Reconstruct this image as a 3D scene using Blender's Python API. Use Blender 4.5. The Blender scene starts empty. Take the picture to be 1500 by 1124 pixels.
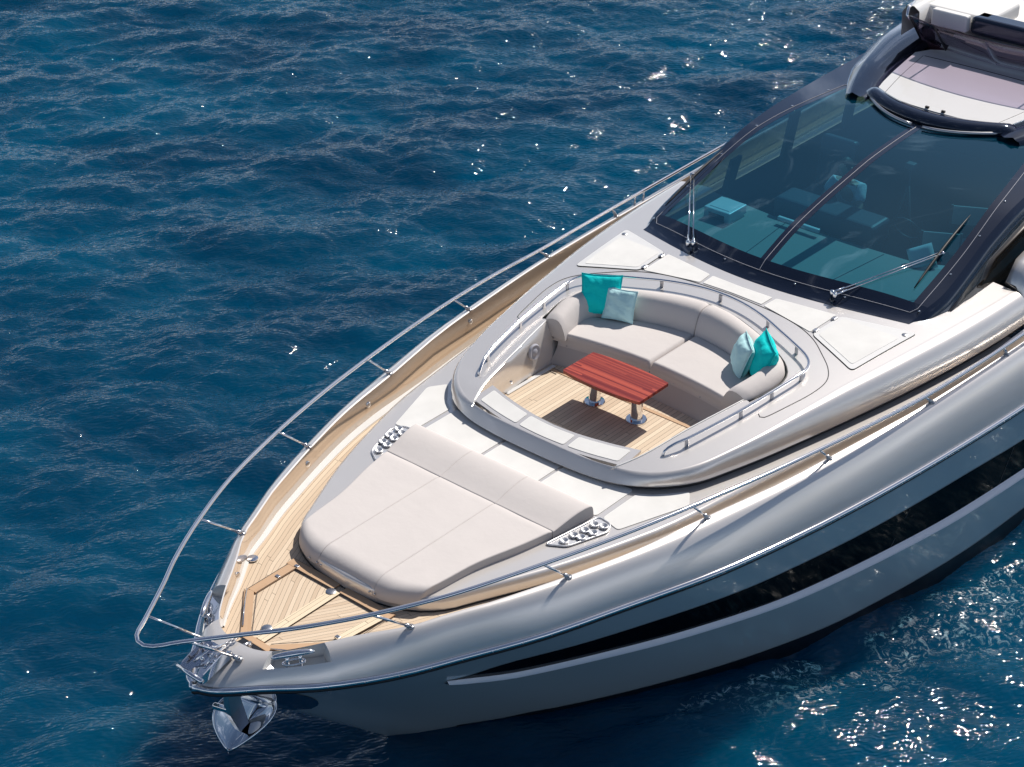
import bpy, math, random
import numpy as np
from mathutils import Vector, Matrix
from mathutils.geometry import delaunay_2d_cdt
random.seed(7); rng = np.random.default_rng(11)
PI = math.pi
sc = bpy.context.scene

# ------------------------------------------------------------------ camera, sky, sun, exposure
cd = bpy.data.cameras.new('camera'); cam = bpy.data.objects.new('camera', cd)
sc.collection.objects.link(cam); sc.camera = cam
cam.location = (-5.483, -10.858, 13.710)
cam.rotation_euler = (math.radians(90 - 30.454), 0, math.radians(40.658 - 90))
cd.sensor_width = 36; cd.lens = 65.76; cd.clip_start = .1; cd.clip_end = 9000

SUN_EL, SUN_AZ = math.radians(48), math.radians(1.0)
W = bpy.data.worlds.new('World'); sc.world = W; W.use_nodes = True
nt = W.node_tree; nt.nodes.clear()
wo = nt.nodes.new('ShaderNodeOutputWorld'); bg = nt.nodes.new('ShaderNodeBackground')
sky = nt.nodes.new('ShaderNodeTexSky'); sky.sky_type = 'NISHITA'; sky.sun_disc = False
sky.sun_elevation = SUN_EL; sky.sun_rotation = PI/2 - SUN_AZ; sky.altitude = 0
sky.air_density = 1.0; sky.dust_density = 1.0; sky.ozone_density = 2.4
# thin cirrus, laid out on the sky dome
tc = nt.nodes.new('ShaderNodeTexCoord'); mp = nt.nodes.new('ShaderNodeMapping')
mp.inputs['Scale'].default_value = (2.2, 5.5, 7.0); mp.inputs['Rotation'].default_value = (.2, .1, .7)
nz = nt.nodes.new('ShaderNodeTexNoise'); nz.inputs['Scale'].default_value = 1.6; nz.inputs['Detail'].default_value = 7
nz.inputs['Roughness'].default_value = .62; nz.inputs['Distortion'].default_value = .9
cr = nt.nodes.new('ShaderNodeValToRGB'); cr.color_ramp.elements[0].position = .56; cr.color_ramp.elements[1].position = .86
mx = nt.nodes.new('ShaderNodeMix'); mx.data_type = 'RGBA'
mx.inputs['B'].default_value = (18, 19.3, 22.5, 1)
bg.inputs['Strength'].default_value = .066
nt.links.new(tc.outputs['Generated'], mp.inputs['Vector']); nt.links.new(mp.outputs[0], nz.inputs['Vector'])
sg = nt.nodes.new('ShaderNodeSeparateXYZ'); hr = nt.nodes.new('ShaderNodeMapRange'); ad = nt.nodes.new('ShaderNodeMath'); ad.operation = 'ADD'
hr.interpolation_type = 'SMOOTHSTEP'; hr.inputs[1].default_value = .0; hr.inputs[2].default_value = .42; hr.inputs[3].default_value = .20; hr.inputs[4].default_value = 0   # cloud thickens to the horizon
nt.links.new(tc.outputs['Generated'], sg.inputs[0]); nt.links.new(sg.outputs[2], hr.inputs[0]); nt.links.new(nz.outputs[0], ad.inputs[0]); nt.links.new(hr.outputs[0], ad.inputs[1])
nt.links.new(ad.outputs[0], cr.inputs[0]); nt.links.new(cr.outputs[0], mx.inputs['Factor'])
nt.links.new(sky.outputs[0], mx.inputs['A']); nt.links.new(mx.outputs['Result'], bg.inputs[0]); nt.links.new(bg.outputs[0], wo.inputs[0])

sl = bpy.data.lights.new('sun', 'SUN'); sl.energy = 4.75; sl.angle = math.radians(.53); sl.color = (1, .945, .875)
so = bpy.data.objects.new('sun', sl); sc.collection.objects.link(so)
so.rotation_euler = Vector((math.cos(SUN_EL)*math.cos(SUN_AZ), math.cos(SUN_EL)*math.sin(SUN_AZ), math.sin(SUN_EL))).to_track_quat('Z', 'Y').to_euler()
so.location = (30, 0, 30)
sc.view_settings.view_transform = 'Standard'; sc.view_settings.look = 'None'
sc.view_settings.exposure = 0.07; sc.view_settings.gamma = 1
SEA = .50
sc.cycles.caustics_reflective = False; sc.cycles.caustics_refractive = False

# ------------------------------------------------------------------ materials
def mat(name, col, rough=.5, metal=0, coat=0, spec=.5, bump=None, vary=None, coat_rough=.03, sheen=0, ior=None):
    m = bpy.data.materials.new(name); m.use_nodes = True
    t = m.node_tree; b = t.nodes['Principled BSDF']
    b.inputs['Base Color'].default_value = (*col, 1); b.inputs['Roughness'].default_value = rough
    b.inputs['Metallic'].default_value = metal; b.inputs['Coat Weight'].default_value = coat
    b.inputs['Coat Roughness'].default_value = coat_rough; b.inputs['Specular IOR Level'].default_value = spec
    b.inputs['Sheen Weight'].default_value = sheen
    if ior: b.inputs['IOR'].default_value = ior
    tcn = t.nodes.new('ShaderNodeTexCoord')
    if vary:      # (scale, amount)
        n = t.nodes.new('ShaderNodeTexNoise'); n.inputs['Scale'].default_value = vary[0]; n.inputs['Detail'].default_value = 5
        r = t.nodes.new('ShaderNodeMapRange'); r.inputs[3].default_value = 1 - vary[1]; r.inputs[4].default_value = 1 + vary[1]
        h = t.nodes.new('ShaderNodeHueSaturation'); h.inputs['Color'].default_value = (*col, 1)
        t.links.new(tcn.outputs['Object'], n.inputs['Vector']); t.links.new(n.outputs[0], r.inputs[0])
        t.links.new(r.outputs[0], h.inputs['Value']); t.links.new(h.outputs[0], b.inputs['Base Color'])
    if bump:      # (scale, strength, distance)
        n = t.nodes.new('ShaderNodeTexNoise'); n.inputs['Scale'].default_value = bump[0]; n.inputs['Detail'].default_value = 4
        u = t.nodes.new('ShaderNodeBump'); u.inputs['Strength'].default_value = bump[1]; u.inputs['Distance'].default_value = bump[2]
        t.links.new(tcn.outputs['Object'], n.inputs['Vector']); t.links.new(n.outputs[0], u.inputs['Height'])
        t.links.new(u.outputs[0], b.inputs['Normal'])
    return m
M = {}
M['paint'] = mat('pearl_silver_paint', (.78, .74, .705), .26, .50, 1, vary=(1.2, .03))
M['liner'] = mat('glossy_bulwark_lining', (.60, .49, .385), .09, .55, 1, coat_rough=.02)
M['hullpaint'] = mat('silver_hull_paint', (.38, .47, .51), .2, .14, .7, coat_rough=.02)
M['gel'] = mat('white_gelcoat', (.74, .73, .71), .28, 0, .6, vary=(2, .03))
M['nonskid'] = mat('nonskid_coating', (.70, .69, .665), .8, 0, 0, bump=(260, .35, .003), vary=(4.5, .10))
M['chrome'] = mat('polished_steel', (.78, .78, .80), .07, 1)
M['steel'] = mat('brushed_steel', (.5, .5, .52), .28, 1, bump=(30, .1, .002))
M['black'] = mat('black_antifouling', (.008, .009, .012), .35, 0, .3)
M['navy'] = mat('dark_navy_gloss', (.014, .017, .030), .10, .25, 1)
M['rubber'] = mat('dark_rubber', (.01, .01, .012), .5)
M['groove'] = mat('dark_seam', (.05, .05, .055), .7)
M['tint'] = mat('black_hull_glass', (.001, .001, .002), .08, 0, 0, spec=.06)
M['sideglass'] = mat('bronze_side_glass', (.045, .036, .028), .04, .5, 1)
M['cloth'] = mat('greige_marine_fabric', (.62, .575, .55), .85, 0, 0, spec=.25, bump=(5, .30, .02), vary=(2.2, .045))
M['clothdark'] = mat('greige_side_panel', (.50, .46, .44), .5, 0, .2, vary=(4, .05))
M['padwhite'] = mat('white_vinyl', (.78, .765, .74), .55, 0, .1, vary=(3, .03))
M['dash'] = mat('pale_dashboard_leather', (.27, .28, .25), .7)
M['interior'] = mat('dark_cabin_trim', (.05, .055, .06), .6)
M['midint'] = mat('grey_cabin_upholstery', (.20, .21, .22), .7)
M['whiteplastic'] = mat('white_plastic', (.85, .85, .83), .35)
M['canvas'] = mat('grey_canvas', (.42, .43, .42), .8)
M['seatdark'] = mat('dark_blue_leather', (.02, .03, .05), .5)
M['skin'] = mat('skin', (.55, .33, .24), .5)
M['shirt'] = mat('pale_shirt', (.72, .74, .75), .8, bump=(14, .4, .02))
M['hair'] = mat('dark_hair', (.03, .02, .015), .6)
M['plum'] = mat('plum_trim', (.05, .022, .03), .15, 0, 1)
M['sill'] = mat('bright_sill_trim', (.86, .84, .88), .45, .1)
M['traysteel'] = mat('satin_tray_steel', (.86, .85, .85), .3, .7)
M['redmark'] = mat('silver_trim', (.40, .40, .44), .6, 0, spec=.2)

def glass(name, tint, refl=.10, rough=.0, boost=(1, 1, 1), body=None):
    m = bpy.data.materials.new(name); m.use_nodes = True; t = m.node_tree; t.nodes.clear()
    o = t.nodes.new('ShaderNodeOutputMaterial'); a = t.nodes.new('ShaderNodeBsdfTransparent'); g = t.nodes.new('ShaderNodeBsdfGlossy')
    a.inputs[0].default_value = (*tint, 1); g.inputs['Roughness'].default_value = rough; g.inputs[0].default_value = (*boost, 1)
    f = t.nodes.new('ShaderNodeFresnel'); gg = t.nodes.new('ShaderNodeNewGeometry'); io = t.nodes.new('ShaderNodeMapRange')
    io.inputs[3].default_value = 1.8; io.inputs[4].default_value = 1/1.8      # thin sheet: same reflectance from both sides
    t.links.new(gg.outputs['Backfacing'], io.inputs[0]); t.links.new(io.outputs[0], f.inputs[0])
    x = t.nodes.new('ShaderNodeMixShader'); src = a
    if body:
        dd = t.nodes.new('ShaderNodeBsdfDiffuse'); dd.inputs[0].default_value = (*body[:3], 1); src = t.nodes.new('ShaderNodeMixShader'); src.inputs[0].default_value = body[3]
        t.links.new(a.outputs[0], src.inputs[1]); t.links.new(dd.outputs[0], src.inputs[2])
    t.links.new(f.outputs[0], x.inputs[0]); t.links.new(src.outputs[0], x.inputs[1]); t.links.new(g.outputs[0], x.inputs[2]); t.links.new(x.outputs[0], o.inputs[0])
    return m
M['glass'] = glass('teal_tinted_glass', (.27, .58, .68), boost=(.62, .88, 1.0), body=(.0, .22, .42, .09))
M['sidewin'] = glass('smoked_side_glass', (.42, .44, .42))
M['purple'] = glass('plum_tinted_acrylic', (.80, .74, .82))

def teak(name, base, dark, plank=.052, seam=True):
    """planks run along UV.x, caulking every `plank` metres of UV.y"""
    m = bpy.data.materials.new(name); m.use_nodes = True; t = m.node_tree; b = t.nodes['Principled BSDF']; L = t.links.new
    uv = t.nodes.new('ShaderNodeUVMap'); sp = t.nodes.new('ShaderNodeSeparateXYZ'); L(uv.outputs[0], sp.inputs[0])
    def mth(op, a, bb=None):
        n = t.nodes.new('ShaderNodeMath'); n.operation = op
        for i, v in enumerate((a, bb)):
            if v is None: continue
            if isinstance(v, (int, float)): n.inputs[i].default_value = v
            else: L(v, n.inputs[i])
        return n.outputs[0]
    row = mth('DIVIDE', sp.outputs[1], plank); idx = mth('FLOOR', row); fr = mth('FRACT', row)
    wn = t.nodes.new('ShaderNodeTexWhiteNoise'); wn.noise_dimensions = '2D'
    # plank ends: shift per row
    sh = t.nodes.new('ShaderNodeTexWhiteNoise'); sh.noise_dimensions = '1D'; L(idx, sh.inputs['W'])
    along = mth('DIVIDE', mth('ADD', sp.outputs[0], mth('MULTIPLY', sh.outputs['Value'], 3.0)), 2.1)
    cb = t.nodes.new('ShaderNodeCombineXYZ'); L(mth('FLOOR', along), cb.inputs[0]); L(idx, cb.inputs[1]); L(cb.outputs[0], wn.inputs['Vector'])
    gr = t.nodes.new('ShaderNodeTexNoise'); gm = t.nodes.new('ShaderNodeMapping'); gm.inputs['Scale'].default_value = (5, 130, 1)
    L(uv.outputs[0], gm.inputs[0]); L(gm.outputs[0], gr.inputs['Vector']); gr.inputs['Detail'].default_value = 4
    v = mth('ADD', mth('MULTIPLY', wn.outputs['Value'], .55), mth('MULTIPLY', gr.outputs[0], .45))
    mix = t.nodes.new('ShaderNodeMix'); mix.data_type = 'RGBA'; L(v, mix.inputs['Factor'])
    mix.inputs['A'].default_value = (*dark, 1); mix.inputs['B'].default_value = (*base, 1)
    out = mix.outputs['Result']
    if seam:
        w = .060
        e = mth('LESS_THAN', fr, w)
        fe = mth('FRACT', along); e2 = mth('LESS_THAN', fe, .0022)
        e = mth('MAXIMUM', e, e2)
        m2 = t.nodes.new('ShaderNodeMix'); m2.data_type = 'RGBA'; L(e, m2.inputs['Factor']); L(out, m2.inputs['A'])
        m2.inputs['B'].default_value = (.05, .032, .022, 1); out = m2.outputs['Result']
    L(out, b.inputs['Base Color']); b.inputs['Roughness'].default_value = .62; b.inputs['Specular IOR Level'].default_value = .3
    return m
M['teak'] = teak('teak_planking', (.79, .65, .49), (.54, .40, .275))
M['teakframe'] = teak('teak_border_board', (.58, .39, .245), (.50, .32, .19), seam=False)
M['teakpale'] = teak('pale_teak_board', (.84, .71, .52), (.74, .59, .41), plank=.05)
M['solemat'] = teak('teak_planking_sole', (.81, .68, .515), (.54, .41, .29), plank=.056)
M['mahog'] = teak('red_mahogany', (.46, .080, .045), (.17, .015, .012), plank=.022, seam=False)
_t = M['mahog'].node_tree; _mx = [n for n in _t.nodes if n.bl_idname == 'ShaderNodeMix'][0]; _src = _mx.inputs['Factor'].links[0].from_socket
_r = _t.nodes.new('ShaderNodeMapRange'); _r.inputs[1].default_value = .30; _r.inputs[2].default_value = .72; _t.links.new(_src, _r.inputs[0]); _t.links.new(_r.outputs[0], _mx.inputs['Factor'])
M['navy'].node_tree.nodes['Principled BSDF'].inputs['Coat Tint'].default_value = (.70, .84, 1, 1)
b = M['mahog'].node_tree.nodes['Principled BSDF']; b.inputs['Roughness'].default_value = .3; b.inputs['Coat Weight'].default_value = .25; b.inputs['Coat Roughness'].default_value = .2
def pillowmat(name, col):
    m = mat(name, col, .75, 0, 0, spec=.2, bump=(26, .55, .012), vary=(9, .10)); return m
M['teal'] = pillowmat('teal_velvet', (.0, .70, .68)); M['pale'] = pillowmat('pale_aqua_linen', (.56, .86, .87))

# ------------------------------------------------------------------ mesh helpers
OFF = Vector((0, 0, 0))          # world position of the thing being built
def link(name, me, m, parent=None):
    if m is not None:
        for q in (m if isinstance(m, (list, tuple)) else [m]): me.materials.append(q)
    o = bpy.data.objects.new(name, me); sc.collection.objects.link(o)
    if parent is not None: o.parent = parent
    return o
def mk(name, V, F, m, parent=None, smooth=True, uv=None, mi=None):
    me = bpy.data.meshes.new(name)
    me.from_pydata([tuple(Vector(v) - OFF) for v in V], [], [tuple(f) for f in F]); 
    if uv is not None:
        l = me.uv_layers.new(name='UVMap')
        for lp in me.loops: l.data[lp.index].uv = uv[lp.vertex_index]
    me.validate(); me.update()
    if smooth: me.polygons.foreach_set('use_smooth', [True]*len(me.polygons))
    if mi is not None: me.polygons.foreach_set('material_index', mi)
    return link(name, me, m, parent)
def mod_bevel(o, w, seg=2, ang=35):
    b = o.modifiers.new('bevel', 'BEVEL'); b.width = w; b.segments = seg; b.limit_method = 'ANGLE'; b.angle_limit = math.radians(ang); b.harden_normals = False
    return o
def autosmooth(o, ang=35):
    me = o.data; me.polygons.foreach_set('use_smooth', [True]*len(me.polygons))
    me.set_sharp_from_angle(angle=math.radians(ang)); return o
def solid(o, t, off=-1):
    s = o.modifiers.new('solid', 'SOLIDIFY'); s.thickness = t; s.offset = off; return o
class MB:
    def __init__(s): s.V = []; s.F = []; s.uv = []
    def add(s, V, F, uv=None):
        n = len(s.V); s.V += [tuple(v) for v in V]; s.F += [tuple(i+n for i in f) for f in F]
        s.uv += list(uv) if uv is not None else [(0, 0)]*len(V); return s
    def grid(s, P, flip=False, closeu=False, closev=False, uv=None):
        P = np.asarray(P, float); nu, nv = P.shape[:2]; F = []
        for i in range(nu if closeu else nu-1):
            for j in range(nv if closev else nv-1):
                a, b_, c, d = i*nv+j, ((i+1) % nu)*nv+j, ((i+1) % nu)*nv+(j+1) % nv, i*nv+(j+1) % nv
                F.append((a, d, c, b_) if flip else (a, b_, c, d))
        return s.add(P.reshape(-1, 3), F, uv)
    def box(s, c, sz, R=None):
        x, y, z = [q/2 for q in sz]
        V = [Vector(v) for v in ((-x,-y,-z),(x,-y,-z),(x,y,-z),(-x,y,-z),(-x,-y,z),(x,-y,z),(x,y,z),(-x,y,z))]
        if R is not None: V = [R @ v for v in V]
        V = [v + Vector(c) for v in V]
        return s.add(V, [(0,3,2,1),(4,5,6,7),(0,1,5,4),(1,2,6,5),(2,3,7,6),(3,0,4,7)])
    def tube(s, pts, r, n=12, cap=True, closed=False):
        pts = [Vector(p) for p in pts]; k = len(pts); rs = r if hasattr(r, '__len__') else [r]*k
        up = Vector((0, 0, 1)); prev = None; rings = []
        for i, p in enumerate(pts):
            a = pts[(i-1) % k] if (closed or i) else p; c = pts[(i+1) % k] if (closed or i < k-1) else p
            t = (c - a).normalized()
            if prev is None:
                x = t.cross(up); x = x if x.length > 1e-3 else t.cross(Vector((1, 0, 0)))
            else: x = prev - t*prev.dot(t)
            x.normalize(); prev = x; y = t.cross(x)
            rings.append([p + (x*math.cos(2*PI*j/n) + y*math.sin(2*PI*j/n))*rs[i] for j in range(n)])
        V = [v for g in rings for v in g]; F = []
        for i in range(k if closed else k-1):
            for j in range(n):
                a = i*n+j; b_ = i*n+(j+1) % n; c = ((i+1) % k)*n+(j+1) % n; d = ((i+1) % k)*n+j; F.append((a, b_, c, d))
        if cap and not closed: F += [tuple(range(n-1, -1, -1)), tuple(range((k-1)*n, k*n))]
        return s.add(V, F)
    def lathe(s, prof, c, n=24, axis=None):      # prof [(r,z)]
        R = Vector((0, 0, 1)).rotation_difference(Vector(axis)).to_matrix() if axis is not None else Matrix.Identity(3)
        V = [R @ Vector((r*math.cos(2*PI*j/n), r*math.sin(2*PI*j/n), z)) + Vector(c) for r, z in prof for j in range(n)]
        k = len(prof); F = [(i*n+j, i*n+(j+1) % n, (i+1)*n+(j+1) % n, (i+1)*n+j) for i in range(k-1) for j in range(n)]
        F += [tuple(range(n-1, -1, -1)), tuple(range((k-1)*n, k*n))]
        return s.add(V, F)
    def prism(s, poly, z0, z1, zf=None):        # poly [(x,y)] ccw, z0/z1 relative to zf(x,y)
        n = len(poly); g = zf or (lambda x, y: 0)
        V = [(x, y, g(x, y)+z0) for x, y in poly] + [(x, y, g(x, y)+z1) for x, y in poly]
        F = [tuple(range(n-1, -1, -1)), tuple(range(n, 2*n))] + [(i, (i+1) % n, n+(i+1) % n, n+i) for i in range(n)]
        return s.add(V, F, uv=[(x, y) for x, y in poly]*2)
    def build(s, name, m, parent=None, smooth=False, bevel=0, seg=2, auto=None):
        o = mk(name, s.V, s.F, m, parent, smooth, uv=s.uv)
        if auto: autosmooth(o, auto)
        if bevel: mod_bevel(o, bevel, seg)
        return o
def cr_(pts, n, closed=False):
    """Catmull-Rom through pts, n samples uniform in chord length"""
    P = np.array(pts, float); k = len(P)
    if closed: Q = np.vstack([P[-1], P, P[0], P[1]]); seg = k
    else: Q = np.vstack([2*P[0]-P[1], P, 2*P[-1]-P[-2]]); seg = k-1
    out = []
    for i in range(seg):
        p0, p1, p2, p3 = Q[i:i+4]
        for t in np.linspace(0, 1, 24, endpoint=False):
            out.append(.5*((2*p1)+(p2-p0)*t+(2*p0-5*p1+4*p2-p3)*t*t+(3*p1-p0-3*p2+p3)*t**3))
    out.append(P[0] if closed else P[-1]); out = np.array(out)
    d = np.r_[0, np.cumsum(np.linalg.norm(np.diff(out, axis=0), axis=1))]
    t = np.linspace(0, d[-1], n+1 if closed else n)
    R = np.stack([np.interp(t, d, out[:, c]) for c in range(P.shape[1])], 1)
    return R[:-1] if closed else R
def fn(xs, ys):
    """smooth monotone interpolation (pchip)"""
    x = np.array(xs, float); y = np.array(ys, float); h = np.diff(x); d = np.diff(y)/h; m = np.zeros(len(x))
    m[0], m[-1] = d[0], d[-1]
    for i in range(1, len(x)-1):
        if d[i-1]*d[i] > 0:
            w1, w2 = 2*h[i]+h[i-1], h[i]+2*h[i-1]; m[i] = (w1+w2)/(w1/d[i-1]+w2/d[i])
    def f(q):
        q = float(q)
        if q <= x[0]: return y[0]+m[0]*(q-x[0])*0
        if q >= x[-1]: return y[-1]
        i = int(np.searchsorted(x, q)-1); t = (q-x[i])/h[i]
        return float((2*t**3-3*t*t+1)*y[i]+(t**3-2*t*t+t)*h[i]*m[i]+(-2*t**3+3*t*t)*y[i+1]+(t**3-t*t)*h[i]*m[i+1])
    return f
def inside(p, poly):
    x, y = p; c = False; n = len(poly)
    for i in range(n):
        x1, y1 = poly[i]; x2, y2 = poly[i-1]
        if (y1 > y) != (y2 > y) and x < (x2-x1)*(y-y1)/(y2-y1)+x1: c = not c
    return c
def dens(poly, h):
    out = []
    for i in range(len(poly)):
        a = np.array(poly[i], float); b_ = np.array(poly[(i+1) % len(poly)], float); n = max(1, int(np.linalg.norm(b_-a)/h+.5))
        out += [tuple(a+(b_-a)*k/n) for k in range(n)]
    return out
def sheet(outer, holes, zf, h=.1):
    loops = [dens(outer, h)] + [dens(q, h) for q in holes]
    pts = [p for l in loops for p in l]; E = []; k = 0
    for l in loops:
        E += [(k+i, k+(i+1) % len(l)) for i in range(len(l))]; k += len(l)
    B = np.array(pts); x0, y0 = B.min(0); x1, y1 = B.max(0)
    for i, x in enumerate(np.arange(x0+h/2, x1, h)):
        for y in np.arange(y0+h/2*(i % 2), y1, h):
            if np.min(np.hypot(B[:, 0]-x, B[:, 1]-y)) < h*.55: continue
            if inside((x, y), loops[0]) and not any(inside((x, y), l) for l in loops[1:]): pts.append((x, y))
    v, e, f, *_ = delaunay_2d_cdt([Vector(p) for p in pts], E, [], 0, 1e-5)
    F = []
    for t in f:
        c = sum((v[i] for i in t), Vector((0, 0)))/len(t)
        if inside(c, loops[0]) and not any(inside(c, l) for l in loops[1:]):
            a = (v[t[1]]-v[t[0]]).cross(v[t[2]]-v[t[0]]); F.append(tuple(t) if a > 0 else tuple(reversed(t)))
    return [(p.x, p.y, zf(p.x, p.y)) for p in v], F
def mir(poly):       # half outline (y>=0, from one centre point to the other) -> full outline
    return [tuple(p) for p in poly] + [(p[0], -p[1]) for p in reversed(poly) if abs(p[1]) > 1e-6]
def rpoly(poly, r, n=4):       # round the corners of a polygon
    out = []; k = len(poly)
    for i in range(k):
        p = Vector(poly[i]).to_2d(); a = Vector(poly[i-1]).to_2d(); c = Vector(poly[(i+1) % k]).to_2d()
        u = (a-p).normalized(); w = (c-p).normalized(); rr = min(r, (a-p).length*.45, (c-p).length*.45)
        A = p+u*rr; C_ = p+w*rr
        for j in range(n+1):
            t = j/n; out.append(tuple((A*(1-t)**2+p*2*t*(1-t)+C_*t*t)))
    return out
def props(o, label=None, cat=None, group=None, kind=None):
    if label: o['label'] = label
    if cat: o['category'] = cat
    if group: o['group'] = group
    if kind: o['kind'] = kind
    return o
def thing(name, loc, label, cat, group=None):
    global OFF
    o = bpy.data.objects.new(name, None); o.empty_display_size = .2; sc.collection.objects.link(o)
    o.location = loc; OFF = Vector(loc); return props(o, label, cat, group)

# ------------------------------------------------------------------ sea
def make_sea():
    N, Lt = 2048, 42.0
    k1 = 2*PI*np.fft.fftfreq(N, Lt/N); KX, KY = np.meshgrid(k1, k1, indexing='ij'); K = np.hypot(KX, KY); K[0, 0] = 1
    wd = math.radians(52); V = 2.0; Lw = V*V/9.81
    cosf = (KX*math.cos(wd)+KY*math.sin(wd))/K
    Ph = np.exp(-1/(K*Lw)**2)/K**3.85*(.06+.94*np.abs(cosf)**4)*np.exp(-(K*.012)**2); Ph[0, 0] = 0
    Hk = (rng.normal(size=(N, N))+1j*rng.normal(size=(N, N)))*np.sqrt(Ph)
    h = np.fft.ifft2(Hk).real; s = .050/h.std(); h *= s
    dx = np.fft.ifft2(-1j*KX/K*Hk).real*s; dy = np.fft.ifft2(-1j*KY/K*Hk).real*s
    def axis(a, b_, st):
        c = np.arange(a, b_, st); out = [c]; d = st; p = c[-1]; hi = []
        while p < 4000: d = min(d*1.12, 260); p += d; hi.append(p)
        d = st; p = c[0]; lo = []
        while p > -4000: d = min(d*1.12, 260); p -= d; lo.append(p)
        return np.r_[lo[::-1], c, hi]
    xs = axis(-5, 34, .041); ys = axis(-9, 26, .041)
    X, Y = np.meshgrid(xs, ys, indexing='ij')
    def samp(A):
        u = (X/Lt % 1)*N; v = (Y/Lt % 1)*N; i = u.astype(int) % N; j = v.astype(int) % N; fu = u-np.floor(u); fv = v-np.floor(v)
        i2 = (i+1) % N; j2 = (j+1) % N
        return A[i, j]*(1-fu)*(1-fv)+A[i2, j]*fu*(1-fv)+A[i, j2]*(1-fu)*fv+A[i2, j2]*fu*fv
    cx, cy = 15., 9.; dist = np.maximum(np.abs(X-cx)-20.5, np.abs(Y-cy)-18.5); fade = np.clip(1-dist/30, 0, 1)
    ch = .9
    Z = samp(h)*fade; DX = samp(dx)*fade*ch; DY = samp(dy)*fade*ch
    P = np.stack([X+DX, Y+DY, SEA+Z], -1).reshape(-1, 3)
    nx, ny = len(xs), len(ys); idx = np.arange(nx*ny).reshape(nx, ny)
    Q = np.stack([idx[:-1, :-1], idx[1:, :-1], idx[1:, 1:], idx[:-1, 1:]], -1).reshape(-1, 4)
    me = bpy.data.meshes.new('sea'); me.vertices.add(len(P)); me.vertices.foreach_set('co', P.ravel().astype(np.float32))
    me.loops.add(Q.size); me.loops.foreach_set('vertex_index', Q.ravel().astype(np.int32))
    me.polygons.add(len(Q)); me.polygons.foreach_set('loop_start', np.arange(0, Q.size, 4, dtype=np.int32)); me.polygons.foreach_set('loop_total', np.full(len(Q), 4, np.int32))
    me.polygons.foreach_set('use_smooth', np.ones(len(Q), bool)); me.update(); me.validate()
    m = bpy.data.materials.new('sea_water'); m.use_nodes = True; t = m.node_tree; b = t.nodes['Principled BSDF']; L = t.links.new
    b.inputs['IOR'].default_value = 1.33; b.subsurface_method = 'BURLEY'; b.inputs['Subsurface Weight'].default_value = 1; b.inputs['Subsurface Radius'].default_value = (.3, 1, 1.3); b.inputs['Subsurface Scale'].default_value = 1.6
    g = t.nodes.new('ShaderNodeNewGeometry')
    n1 = t.nodes.new('ShaderNodeTexNoise'); n1.inputs['Scale'].default_value = .35; n1.inputs['Detail'].default_value = 3; L(g.outputs[0], n1.inputs['Vector'])
    c = t.nodes.new('ShaderNodeValToRGB'); c.color_ramp.elements[0].position = .35; c.color_ramp.elements[0].color = (.0, .030, .068, 1)
    c.color_ramp.elements[1].position = .7; c.color_ramp.elements[1].color = (.0, .056, .112, 1); L(n1.outputs[0], c.inputs[0])
    # wash foam along the port side, broken up by cells
    sp = t.nodes.new('ShaderNodeSeparateXYZ'); L(g.outputs[0], sp.inputs[0])
    def mth(op, a, bb=None, cc=None):
        n = t.nodes.new('ShaderNodeMath'); n.operation = op
        for i, v in enumerate((a, bb, cc)):
            if v is None: continue
            if isinstance(v, (int, float)): n.inputs[i].default_value = v
            else: L(v, n.inputs[i])
        return n.outputs[0]
    def mr(v, a, b_):
        n = t.nodes.new('ShaderNodeMapRange'); n.interpolation_type = 'SMOOTHSTEP'; n.inputs[1].default_value = a; n.inputs[2].default_value = b_; L(v, n.inputs[0]); return n.outputs[0]
    # distance outboard of the hull's waterline (roughly straight there)
    nw = t.nodes.new('ShaderNodeTexNoise'); nw.inputs['Scale'].default_value = 1.4; nw.inputs['Detail'].default_value = 2; L(g.outputs[0], nw.inputs['Vector'])
    dl = mth('ADD', mth('ADD', mth('ADD', sp.outputs[1], mth('MULTIPLY', sp.outputs[0], .31)), -.2), mth('MULTIPLY', mth('SUBTRACT', nw.outputs[0], .5), .7))
    core = mth('MULTIPLY', mr(dl, -.20, -.03), mth('SUBTRACT', 1, mr(dl, .02, .12)))
    scat = mth('MULTIPLY', mth('MULTIPLY', mr(dl, -1.5, -.5), mth('SUBTRACT', 1, mr(dl, -.3, .2))), .38)
    band = mth('MULTIPLY', mth('MAXIMUM', core, scat), mr(sp.outputs[0], 7.0, 8.2))
    nb = t.nodes.new('ShaderNodeTexNoise'); nb.inputs['Scale'].default_value = 1.1; nb.inputs['Detail'].default_value = 3; L(g.outputs[0], nb.inputs['Vector'])
    nf = t.nodes.new('ShaderNodeTexNoise'); nf.inputs['Scale'].default_value = 9; nf.inputs['Detail'].default_value = 8; nf.inputs['Roughness'].default_value = .75; nf.inputs['Distortion'].default_value = 1.2; L(g.outputs[0], nf.inputs['Vector'])
    fo = mth('MULTIPLY', mth('MULTIPLY', band, mr(nb.outputs[0], .40, .62)), mr(nf.outputs[0], .50, .62))
    mix = t.nodes.new('ShaderNodeMix'); mix.data_type = 'RGBA'; L(fo, mix.inputs['Factor']); L(c.outputs[0], mix.inputs['A']); mix.inputs['B'].default_value = (.55, .70, .76, 1)
    L(mix.outputs['Result'], b.inputs['Base Color'])
    ro = t.nodes.new('ShaderNodeMapRange'); L(fo, ro.inputs[0]); ro.inputs[3].default_value = .035; ro.inputs[4].default_value = .6; L(ro.outputs[0], b.inputs['Roughness'])
    n2 = t.nodes.new('ShaderNodeTexNoise'); n2.inputs['Scale'].default_value = 6; n2.inputs['Detail'].default_value = 2; n2.inputs['Roughness'].default_value = .5; n2.inputs['Distortion'].default_value = .5
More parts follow.
